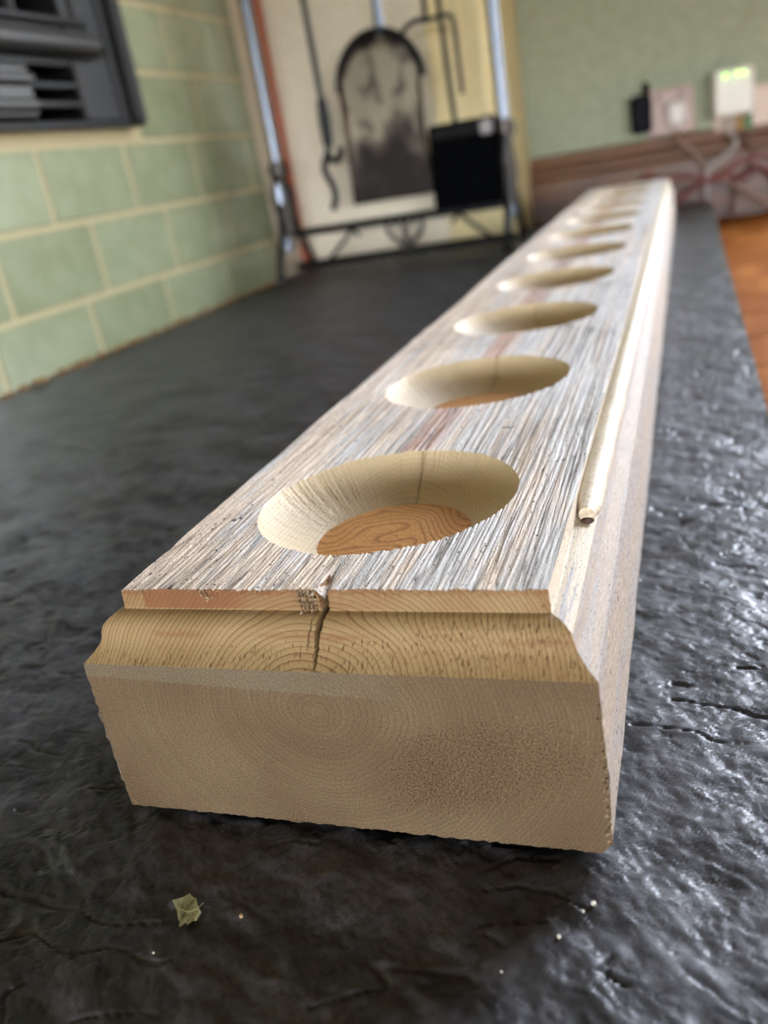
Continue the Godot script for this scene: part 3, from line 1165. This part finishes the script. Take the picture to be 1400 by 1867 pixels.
		for i in na + 1:
			var a := TAU * i / na
			for j in 16:
				var r := maxf((FLOOR_R + 0.0003) * j / 15.0, 0.00005)
				var x := r * cos(a)
				var z := r * sin(a)
				var y := HOLE_Y + 0.00010 * jit.get_noise_2d(x * 500.0, z * 500.0 + k * 4.0)
				pos.append(Vector3(x, y, z - sc))
				uv.append(Vector2(x / 0.06 + 0.5, z / 0.06 + 0.5).rotated(0.0))
		mi("recess_floor", grid(na + 1, 16, pos, uv, -1.0, true), M.floor, rec)
	# ---- raised bead left standing along the right-hand moulding ----
	var bp := []
	var br := []
	for k in 220:
		var t := k / 219.0
		var s := 0.0430 + (LEN - 0.060) * (exp(3.0 * t) - 1.0) / (exp(3.0) - 1.0)
		bp.append(Vector3(W / 2 - 0.0053 + 0.0003 * jit.get_noise_1d(s * 60.0), 0.0432 + 0.0002 * jit.get_noise_1d(s * 80.0 + 5.0), -s))
		br.append(0.0026 * (0.60 + 0.40 * smoothstep(0.0, 0.04, t)) + 0.00010 * jit.get_noise_1d(s * 70.0))
	mi("edge_bead", tube_mesh(bp, br, 20), mottled(Color(0.77, 0.70, 0.58), Color(0.86, 0.81, 0.72), 0.5, 0.02, 18, 151, 0.0, 0.01), root)
	var kn := new_st()
	ball(kn, Vector3(W / 2 - 0.0051, 0.0421, -0.0428), 0.0013, 0.42)
	mi("knot", kn.commit(), mat(Color(0.30, 0.22, 0.17), 0.7), root).set_meta("label", "small dark knot where the raised bead begins")
	# ---- splinters and loose fibres at the split and along the torn edges ----
	var fib := new_st()
	for k in 60:
		var b := Vector3(-0.0018 + rng.randf_range(-0.0014, 0.0016), rng.randf_range(0.0424, 0.0464), -INS + rng.randf_range(-0.0006, 0.0003))
		var d := Vector3(rng.randf_range(-0.5, 0.5), rng.randf_range(-0.7, 0.5), rng.randf_range(0.3, 1.0)).normalized() * rng.randf_range(0.0006, 0.0017)
		tube(fib, smooth_path([b, b + d * 0.6 + Vector3(0, 0.0002, 0), b + d], 3), [0.00034, 0.0003, 0.00028, 0.00025, 0.00020, 0.00013, 0.00004], 6)
	for k in 60:
		var x := rng.randf_range(-0.039, 0.039)
		var b := Vector3(x, top_y(x, INS + 0.0003) - 0.0001, -INS - 0.0003)
		var d := Vector3(rng.randf_range(-0.6, 0.6), rng.randf_range(-0.3, 0.25), 1).normalized() * rng.randf_range(0.0004, 0.0010)
		tube(fib, [b, b + d * 0.5, b + d + Vector3(0, -0.0001, 0)], [0.00012, 0.00009, 0.00003], 5)
	var x4 := -0.0216
	tube(fib, smooth_path([Vector3(x4 - 0.001, H - 0.0002, -INS - 0.0004), Vector3(x4, H - 0.0003, -INS + 0.0009), Vector3(x4 + 0.0008, H - 0.0011, -INS + 0.0013), Vector3(x4 + 0.0019, H - 0.0010, -INS + 0.0012)], 5), [0.00013], 6)
	tube(fib, smooth_path([Vector3(x4 - 0.0014, H - 0.0002, -INS - 0.0004), Vector3(x4 - 0.0008, H - 0.0004, -INS + 0.0010), Vector3(x4 + 0.0006, H - 0.0018, -INS + 0.0012)], 5), [0.00012], 6)
	for k in 34:
		var h := rng.randf_range(0.003, 0.031)
		var b := Vector3(W / 2 - 0.0004 + 0.0004 * sin(PI * h / H1), h, -0.0004)
		var d := Vector3(rng.randf_range(-0.6, 0.3), rng.randf_range(-0.8, 0.6), rng.randf_range(0.4, 1.0)).normalized() * rng.randf_range(0.0005, 0.0013)
		tube(fib, [b, b + d * 0.5, b + d], [0.00042, 0.00030, 0.00006], 6)
	var sf := mi("splinters", fib.commit(), mottled(Color(0.36, 0.25, 0.15), Color(0.86, 0.78, 0.64), 0.7, 0.003, 60, 152), root)
	sf.set_meta("kind", "stuff")

# ========================= fireside tools ============================
func _companion_set():
	var zc := -0.905
	var chrome := mat(Color(0.52, 0.55, 0.60), 0.36, 1.0)
	var black := mat(Color(0.055, 0.055, 0.06), 0.42, 0.3)
	var pewter := mottled(Color(0.20, 0.185, 0.165), Color(0.33, 0.305, 0.275), 0.38, 0.02, 20, 81, 0.6)
	var xl := -0.398
	var xr := -0.1235
	var root := thing("fire_tool_stand", "metal fireside tool stand with two silver posts and scrolled feet", "tool stand", Vector3.ZERO)
	for x in [xl, xr]:
		mi("post", tube_mesh([Vector3(x, 0.128, zc), Vector3(x, 0.60, zc)], [0.0062], 16), chrome, root)
		var st := new_st()
		tube(st, [Vector3(x, 0.112, zc), Vector3(x, 0.116, zc), Vector3(x, 0.122, zc), Vector3(x, 0.129, zc), Vector3(x, 0.134, zc), Vector3(x, 0.1345, zc)], [0.006, 0.0095, 0.0118, 0.0118, 0.0085, 0.004], 18)
		mi("collar", st.commit(), pewter, root)
		# two scrolled legs, one towards the room and one towards the wall
		for s in [1.0, -1.0]:
			var zf: float = zc + s * 0.052
			var path := smooth_path([Vector3(x, 0.118, zc + s * 0.006), Vector3(x, 0.098, zc + s * 0.022), Vector3(x, 0.070, zc + s * 0.020), Vector3(x, 0.044, zc + s * 0.030), Vector3(x, 0.018, zc + s * 0.048), Vector3(x, 0.004, zf)], 6)
			var leg := mi("leg", tube_mesh(path, [0.0052], 10, 0.8), black, root)
			var fb := new_st()
			ball(fb, Vector3(x, 0.0045, zf), 0.0062, 0.9)
			mi("foot", fb.commit(), black, leg)
		mi("brace", tube_mesh(smooth_path([Vector3(x, 0.108, zc), Vector3(x, 0.074, zc), Vector3(x, 0.048, zc)], 4), [0.0075, 0.0075, 0.0085, 0.0095, 0.009, 0.008, 0.007, 0.0062, 0.0055], 12), pewter, root)
		var bs := new_st()
		ball(bs, Vector3(x, 0.0400, zc + 0.016), 0.0082)
		mi("finial", bs.commit(), chrome, root)
	var stl := new_st()
	ball(stl, Vector3(xl + 0.004, 0.098, zc + 0.020), 0.0072, 1.7)
	mi("finial", stl.commit(), chrome, root)
	mi("cross_bar", tube_mesh([Vector3(xl, 0.0500, zc), Vector3(xr, 0.0480, zc)], [0.0045], 12), black, root)
	mi("cross_bar", tube_mesh([Vector3(xl, 0.0105, zc - 0.004), Vector3(xr, 0.0105, zc - 0.004)], [0.0050], 12), black, root)
	mi("cross_bar", tube_mesh([Vector3(xl, 0.595, zc), Vector3(xr, 0.595, zc)], [0.0055], 12), chrome, root)
	# scrolls between the two lower bars
	for s in [-1.0, 1.0]:
		var c := Vector3(-0.252, 0.030, zc)
		mi("scroll", tube_mesh(smooth_path([c + Vector3(s * 0.002, -0.016, 0), c + Vector3(s * 0.010, -0.006, 0), c + Vector3(s * 0.020, 0.004, 0), c + Vector3(s * 0.021, 0.015, 0), c + Vector3(s * 0.013, 0.017, 0), c + Vector3(s * 0.010, 0.009, 0)], 6), [0.0026], 8), pewter, root)
		mi("scroll", tube_mesh(smooth_path([c + Vector3(s * 0.100, -0.015, 0), c + Vector3(s * 0.080, 0.002, 0), c + Vector3(s * 0.066, 0.014, 0), c + Vector3(s * 0.058, 0.006, 0)], 6), [0.0026], 8), pewter, root)
	mi("scroll", tube_mesh([Vector3(-0.252, 0.012, zc), Vector3(-0.252, 0.048, zc)], [0.0036], 8), pewter, root)
	# hooks for the tools on the top bar
	var hooks := {"tongs": -0.3235, "shovel": -0.2420, "poker": -0.1900, "brush": -0.1745}
	for h in hooks:
		var x: float = hooks[h]
		mi("hook", tube_mesh(smooth_path([Vector3(x, 0.595, zc + 0.004), Vector3(x, 0.594, zc + 0.014), Vector3(x, 0.600, zc + 0.019)], 4), [0.0018], 8), black, root)
	var zt := zc + 0.014
	# shovel: dished plate with a turned rim, open at its lower edge
	var sh := thing("hearth_shovel", "round-topped sooty metal hearth shovel hanging in the middle of the stand", "shovel", Vector3(-0.2490, 0.0, zt), "tools hanging from the fireside stand")
	var soot := _shovel_metal()
	var nu := 61
	var nv := 33
	var pos := PackedVector3Array()
	var suv := PackedVector2Array()
	for i in nu:
		var a := -1.0 + 2.0 * i / (nu - 1)
		for j in nv:
			var t := float(j) / (nv - 1)
			# height along the plate and half-width there
			var y := lerpf(0.072, 0.2425, t)
			var hw := 0.0478 + 0.0010 * cos(t * 6.0)
			if t > 0.70:
				var q := (t - 0.70) / 0.30
				hw = 0.0488 * sqrt(maxf(1.0 - q * q, 0.0)) + 0.0001
			if t < 0.45:
				hw = lerpf(0.0505, 0.0462, smoothstep(0.0, 0.45, t))
			var x := a * hw
			var edge := absf(a)
			var lift := 0.010 * smoothstep(0.86, 1.0, edge) * smoothstep(0.0, 0.5, t) + 0.010 * smoothstep(0.90, 1.0, t)
			pos.append(Vector3(x - 0.0065 * (1.0 - t) + 0.0010, y, lift))
			suv.append(Vector2(0.5 + x / 0.102, 1.0 - t))
	var plate := mi("scoop", grid(nu, nv, pos, suv, 1.0), soot, sh)
	var rimp := []
	for i in 41:
		var t := float(i) / 40.0
		var a := PI * t
		rimp.append(Vector3(0.0005 - cos(a) * 0.0485, 0.190 + sin(a) * 0.0520, 0.0085))
	mi("rim", tube_mesh(rimp, [0.0038], 10), mat(Color(0.06, 0.06, 0.065), 0.4, 0.5), sh)
	mi("handle", tube_mesh([Vector3(0.0070, 0.236, 0.004), Vector3(0.0070, 0.27, 0.001), Vector3(0.0070, 0.592, 0.001)], [0.0062, 0.0048, 0.0045], 12), chrome, sh)
	# hearth brush: a square black block of bristles under a metal ferrule
	var brh := thing("hearth_brush", "square black hearth brush hanging beside the right-hand post", "brush", Vector3(-0.1660, 0.0, zt), "tools hanging from the fireside stand")
	var fbr := new_st()
	for k in 33:
		for r in 3:
			var x := -0.036 + 0.0720 * k / 32.0
			var lean := (x + 0.001) * 0.03 + rng.randf_range(-0.0006, 0.0006)
			tube(fbr, [Vector3(x, 0.128, -0.006 + r * 0.006), Vector3(x + lean - 0.002, 0.051 + rng.randf() * 0.002, -0.007 + r * 0.007)], [0.0017, 0.0019], 5)
	var bst := mi("bristles", fbr.commit(), mat(Color(0.012, 0.016, 0.026), 0.9, 0.0, 0.2), brh)
	bst.set_meta("kind", "stuff")
	mi("stock", box_mesh(Vector3(-0.0375, 0.122, -0.0095), Vector3(0.0375, 0.140, 0.0095), 0.003), mat(Color(0.03, 0.028, 0.03), 0.6, 0.0, 0.3), brh)
	mi("ferrule", box_mesh(Vector3(0.0200, 0.121, 0.0065), Vector3(0.0345, 0.1375, 0.0118), 0.002), mat(Color(0.50, 0.48, 0.48), 0.4, 0.8), brh)
	mi("handle", tube_mesh([Vector3(-0.0080, 0.138, 0), Vector3(-0.0095, 0.25, 0), Vector3(-0.0085, 0.592, 0)], [0.0030], 10), mat(Color(0.19, 0.165, 0.15), 0.4, 0.6), brh)
	# poker with its hooked prong and bent guard
	var pk := thing("fire_poker", "thin black poker with a bent prong, between shovel and brush", "poker", Vector3(-0.1915, 0.0, zt - 0.004), "tools hanging from the fireside stand")
	mi("shaft", tube_mesh([Vector3(-0.001, 0.240, 0), Vector3(0.0, 0.262, 0), Vector3(0.0015, 0.592, 0)], [0.0030], 10), black, pk)
	mi("prong", tube_mesh(smooth_path([Vector3(-0.001, 0.2415, 0), Vector3(-0.010, 0.2435, 0), Vector3(-0.022, 0.2400, 0), Vector3(-0.030, 0.2330, 0)], 5), [0.0030], 10), black, pk)
	mi("guard", tube_mesh(smooth_path([Vector3(-0.001, 0.2415, 0), Vector3(0.012, 0.2425, 0), Vector3(0.0235, 0.2420, 0), Vector3(0.0275, 0.2360, -0.001), Vector3(0.0280, 0.2150, -0.002), Vector3(0.0275, 0.166, -0.004)], 5), [0.0026], 10), mat(Color(0.24, 0.215, 0.185), 0.45, 0.5), pk)
	# tongs: rod, socket, short hook and curved jaw
	var tg := thing("fire_tongs", "black fire tongs with a hooked jaw, left of the shovel", "tongs", Vector3(-0.3240, 0.0, zt), "tools hanging from the fireside stand")
	mi("shaft", tube_mesh([Vector3(0.0015, 0.180, 0), Vector3(0.0005, 0.30, 0), Vector3(0.0005, 0.592, 0)], [0.0036], 10), black, tg)
	mi("socket", tube_mesh([Vector3(-0.0005, 0.138, 0), Vector3(0.0, 0.143, 0), Vector3(0.001, 0.165, 0), Vector3(0.0015, 0.186, 0), Vector3(0.0015, 0.190, 0)], [0.0040, 0.0062, 0.0072, 0.0060, 0.004], 12), black, tg)
	mi("hook", tube_mesh(smooth_path([Vector3(-0.001, 0.142, 0), Vector3(-0.001, 0.128, 0), Vector3(0.006, 0.1235, 0), Vector3(0.0125, 0.1275, 0), Vector3(0.0145, 0.137, 0)], 5), [0.0038], 10), black, tg)
	mi("jaw", tube_mesh(smooth_path([Vector3(-0.001, 0.135, 0), Vector3(-0.008, 0.122, 0), Vector3(-0.009, 0.112, 0), Vector3(-0.003, 0.098, 0), Vector3(-0.002, 0.084, 0), Vector3(-0.008, 0.071, 0)], 5), [0.0040], 10), black, tg)

func _shovel_metal() -> StandardMaterial3D:
	# bare plate, blackened with soot over the lip and with heat stains
	var n := 256
	var a := nz(n, n, 110, 1, 1, 91, 4)
	var b := nz(n, n, 60, 1, 1, 92, 4)
	var col := PackedByteArray()
	col.resize(n * n * 3)
	var ro := PackedByteArray()
	ro.resize(n * n)
	for j in n:
		for i in n:
			var k := j * n + i
			var v := 1.0 - float(j) / n
			var u := float(i) / n
			var t := smoothstep(-0.20, 0.20, 0.36 + 0.10 * (u - 0.5) - v + 0.40 * (a[k] / 255.0 - 0.5))
			t = maxf(t, smoothstep(0.45, 0.95, b[k] / 255.0) * 0.55)
			var rx := (u - 0.5) / 0.5
			var ry := maxf(v - 0.70, 0.0) / 0.30
			var re := sqrt(rx * rx + ry * ry) + 0.25 * (b[k] / 255.0 - 0.5)
			t = maxf(t, smoothstep(0.72, 0.92, re) * smoothstep(0.45, 0.75, v + 0.3 * (u - 0.5)))
			var c := Color(0.56, 0.52, 0.45).lerp(Color(0.17, 0.145, 0.135), t)
			c = c.lerp(Color(0.42, 0.27, 0.18), smoothstep(0.42, 0.5, absf(u - 0.5)) * smoothstep(0.4, 0.6, b[k] / 255.0) * 0.6)
			col[k * 3] = int(c.r * 255)
			col[k * 3 + 1] = int(c.g * 255)
			col[k * 3 + 2] = int(c.b * 255)
			ro[k] = int((0.38 + 0.25 * t) * 255)
	var m := mat(Color.WHITE, 1.0, 0.55)
	m.albedo_texture = tex(Image.create_from_data(n, n, false, Image.FORMAT_RGB8, col))
	m.roughness_texture = tex(Image.create_from_data(n, n, false, Image.FORMAT_L8, ro))
	return m

# ====================== sockets, plugs and leads =====================
func cord(called: String, label: String, pts: Array, r: float, c: Color):
	var o := mi(called, tube_mesh(smooth_path(pts, 8), [r], 10), mat(c, 0.45))
	tag(o, label, "cable")

func _sockets():
	var z := BACK_Z
	var white := mat(Color(0.82, 0.79, 0.76), 0.35)
	var pinky := mat(Color(0.68, 0.58, 0.53), 0.4)
	var dark := mat(Color(0.03, 0.04, 0.07), 0.6, 0.0, 0.25)
	var so := thing("wall_socket", "pinkish double wall socket with a white plug, left of the powerline adapter", "socket", Vector3(0.0430, 0.112, z), "wall sockets above the skirting")
	mi("face_plate", box_mesh(Vector3(-0.030, -0.0285, 0), Vector3(0.030, 0.0285, 0.008), 0.002), pinky, so)
	mi("switch", box_mesh(Vector3(0.010, 0.012, 0.0075), Vector3(0.018, 0.024, 0.0105), 0.001), mat(Color(0.56, 0.47, 0.44), 0.4), so)
	mi("switch", box_mesh(Vector3(-0.018, 0.012, 0.0075), Vector3(-0.010, 0.024, 0.0105), 0.001), mat(Color(0.56, 0.47, 0.44), 0.4), so)
	var pl := thing("mains_plug", "white mains plug with its lead in the pinkish socket", "plug", Vector3(0.0500, 0.107, z + 0.008))
	var st := new_st()
	box(st, Vector3(-0.011, -0.013, 0), Vector3(0.013, 0.015, 0.014), 0.004)
	mi("plug_body", st.commit(), white, pl)
	mi("lead_guard", tube_mesh([Vector3(0, -0.012, 0.008), Vector3(0.001, -0.021, 0.009)], [0.0048, 0.0028], 10), white, pl)
	var ad := thing("plug_in_charger", "dark navy plug-in charger at the left end of the sockets", "charger", Vector3(0.0075, 0.1190, z))
	mi("charger_body", box_mesh(Vector3(-0.0135, -0.0285, 0), Vector3(0.0125, 0.0185, 0.030), 0.004), dark, ad)
	mi("tab", box_mesh(Vector3(0.0020, 0.0175, 0.004), Vector3(0.0110, 0.0330, 0.016), 0.003), dark, ad)
	var pw := thing("powerline_adapter", "white powerline network adapter with three lit green lights", "adapter", Vector3(0.1205, 0.1190, z + 0.008))
	mi("adapter_body", box_mesh(Vector3(-0.0255, -0.0260, 0), Vector3(0.0235, 0.0300, 0.028), 0.004), mat(Color(0.84, 0.82, 0.77), 0.35), pw)
	for x in [-0.0105, 0.0040, 0.0105]:
		var ls := new_st()
		ball(ls, Vector3(x, 0.0215, 0.0280), 0.00135)
		var gl := mat(Color(0.5, 0.9, 0.1), 0.3)
		gl.emission_enabled = true
		gl.emission = Color(0.50, 0.95, 0.04)
		gl.emission_energy_multiplier = 5.0
		mi("led_light", ls.commit(), gl, pw)
		var ol := OmniLight3D.new()
		ol.light_color = Color(0.6, 1.0, 0.1)
		ol.light_energy = 0.000008
		ol.light_size = 0.0013
		ol.omni_range = 4.0
		ol.omni_attenuation = 2.0
		ol.shadow_enabled = true
		ol.position = Vector3(x, 0.0215, 0.0310)
		pw.add_child(ol)
	var s2 := thing("wall_socket", "cream wall socket plate at the right edge, behind the adapter", "socket", Vector3(0.1620, 0.101, z), "wall sockets above the skirting")
	mi("face_plate", box_mesh(Vector3(-0.0660, -0.0265, 0), Vector3(0.0500, 0.0235, 0.008), 0.002), mat(Color(0.78, 0.69, 0.60), 0.4), s2)
	mi("switch", box_mesh(Vector3(0.020, 0.004, 0.0075), Vector3(0.030, 0.017, 0.0105), 0.001), white, s2)
	for q in [[0.1150, Color(0.72, 0.66, 0.58), "grey network plug under the powerline adapter"], [0.1270, Color(0.62, 0.47, 0.12), "yellow network plug under the powerline adapter"], [0.1370, Color(0.14, 0.40, 0.13), "green network plug under the powerline adapter"]]:
		var np := thing("network_plug", q[2], "plug", Vector3(q[0], 0.0930, z + 0.020), "network plugs under the adapter")
		mi("plug_body", box_mesh(Vector3(-0.0045, -0.019, -0.006), Vector3(0.0045, 0.0, 0.006), 0.0015), mat(q[1], 0.4), np)
		mi("clip", box_mesh(Vector3(-0.002, -0.016, 0.006), Vector3(0.002, -0.003, 0.0082), 0.0005), mat(q[1], 0.4), np)
	var zf := z + 0.030
	cord("mains_cable", "pale lead curling down from the white mains plug", [Vector3(0.051, 0.0865, z + 0.018), Vector3(0.054, 0.074, zf), Vector3(0.0700, 0.0600, zf), Vector3(0.0790, 0.046, zf), Vector3(0.0870, 0.033, zf + 0.004), Vector3(0.104, 0.020, zf + 0.01), Vector3(0.125, 0.006, zf + 0.014), Vector3(0.17, -0.027, zf + 0.03)], 0.0030, Color(0.55, 0.44, 0.38))
	cord("data_cable", "white lead under the adapter, catching the light", [Vector3(0.1150, 0.0735, z + 0.022), Vector3(0.121, 0.066, zf), Vector3(0.1200, 0.0560, zf + 0.003), Vector3(0.1080, 0.0480, zf + 0.006), Vector3(0.0950, 0.0400, zf + 0.006), Vector3(0.085, 0.026, zf + 0.008), Vector3(0.088, -0.026, zf + 0.014)], 0.0032, Color(0.62, 0.59, 0.57))
	cord("data_cable", "brown lead from the yellow network plug to the floor", [Vector3(0.1270, 0.0735, z + 0.022), Vector3(0.133, 0.062, zf), Vector3(0.142, 0.050, zf), Vector3(0.138, 0.030, zf + 0.004), Vector3(0.124, 0.014, zf + 0.01), Vector3(0.112, -0.027, zf + 0.03)], 0.0026, Color(0.34, 0.22, 0.19))
	cord("flex_cable", "reddish flex lying along the foot of the skirting", [Vector3(-0.06, -0.027, zf + 0.01), Vector3(-0.012, 0.012, zf), Vector3(0.012, 0.040, zf), Vector3(0.022, 0.030, zf + 0.003), Vector3(0.046, 0.031, zf + 0.006), Vector3(0.072, 0.027, zf + 0.006), Vector3(0.098, 0.025, zf + 0.008), Vector3(0.112, 0.030, zf + 0.006), Vector3(0.135, 0.040, zf + 0.004), Vector3(0.170, 0.034, zf + 0.004), Vector3(0.22, -0.027, zf + 0.02)], 0.0032, Color(0.46, 0.22, 0.19))
	cord("flex_cable", "darker red flex twisted through the leads on the floor", [Vector3(0.03, -0.027, zf + 0.03), Vector3(0.060, 0.010, zf + 0.012), Vector3(0.088, 0.020, zf + 0.012), Vector3(0.108, 0.023, zf + 0.01), Vector3(0.130, 0.018, zf + 0.01), Vector3(0.152, 0.026, zf + 0.006), Vector3(0.20, -0.027, zf + 0.02)], 0.0036, Color(0.40, 0.15, 0.14))
	cord("aerial_wire", "thin pale wire running up the green wall above the adapter", [Vector3(0.100, 0.150, z + 0.003), Vector3(0.1180, 0.1765, z + 0.003), Vector3(0.1290, 0.192, z + 0.003), Vector3(0.1420, 0.2100, z + 0.003), Vector3(0.152, 0.232, z + 0.003), Vector3(0.160, 0.30, z + 0.003)], 0.0013, Color(0.62, 0.60, 0.50))

# ===================== bits lying on the slate =======================
func _crumbs():
	var lf := thing("leaf_fragment", "tiny dry olive-green leaf fragment on the slate in front of the board", "leaf", Vector3(-0.0222, slate_y(-0.0222, 0.0215) + 0.0004, 0.0215))
	var pts := PackedVector3Array()
	for i in 9:
		for j in 7:
			var u := i / 8.0 - 0.5
			var v := j / 6.0 - 0.5
			var w := pow(maxf(1.0 - 2.0 * absf(u), 0.02), 0.7) * 1.25 * (1.0 + 0.55 * jit.get_noise_1d(i * 1.7 + signf(v) * 20.0))
			pts.append(Vector3(u * 0.0050 + 0.0006 * v, 0.0002 + 0.0012 * absf(jit.get_noise_2d(i * 0.9 + 2.0, j * 0.8)) + 0.0014 * u * u * 3.0 - 0.0018 * v, v * 0.0044 * w))
	mi("blade", grid(9, 7, pts, PackedVector2Array(), -1.0), mottled(Color(0.34, 0.33, 0.20), Color(0.50, 0.47, 0.31), 0.7, 0.003, 40, 161), lf)
	mi("vein", tube_mesh(smooth_path([Vector3(-0.0018, 0.0009, 0.0), Vector3(0.0004, 0.0008, 0.0004), Vector3(0.0020, 0.0012, -0.0004), Vector3(0.0026, 0.0015, -0.0012)], 4), [0.00009], 6), mat(Color(0.55, 0.52, 0.36), 0.7), lf)
	var wm := mat(Color(0.86, 0.83, 0.78), 0.7)
	var wood := mat(Color(0.74, 0.62, 0.46), 0.7)
	var spots := [[0.0450, 0.0089, 0.00034, "white crumb on the slate just in front of the board's right corner"], [0.0405, 0.0160, 0.00028, "small white crumb further out in the board's shadow edge"], [0.0436, 0.0104, 0.00020, "tiny white crumb beside the larger one near the corner"], [-0.0124, 0.0206, 0.00030, "pale sawdust crumb right of the leaf fragment"], [0.0330, 0.0235, 0.00016, "tiny pale speck at the edge of the dark shadow"], [-0.0240, 0.0300, 0.00018, "tiny pale speck near the lower left of the picture"]]
	for k in spots.size():
		var s: Array = spots[k]
		var st := new_st()
		var r: float = s[2]
		box(st, Vector3(-r, -r, -r), Vector3(r * 1.2, r * 0.9, r), r * 0.5, Basis.from_euler(Vector3(0.3 * k, 0.7 * k, 0.2)))
		var o := mi("crumb", st.commit(), wood if k == 3 else wm, self, Vector3(s[0], slate_y(s[0], s[1]) + r * 0.9, s[1]))
		tag(o, s[3], "crumb", "crumbs on the slate")
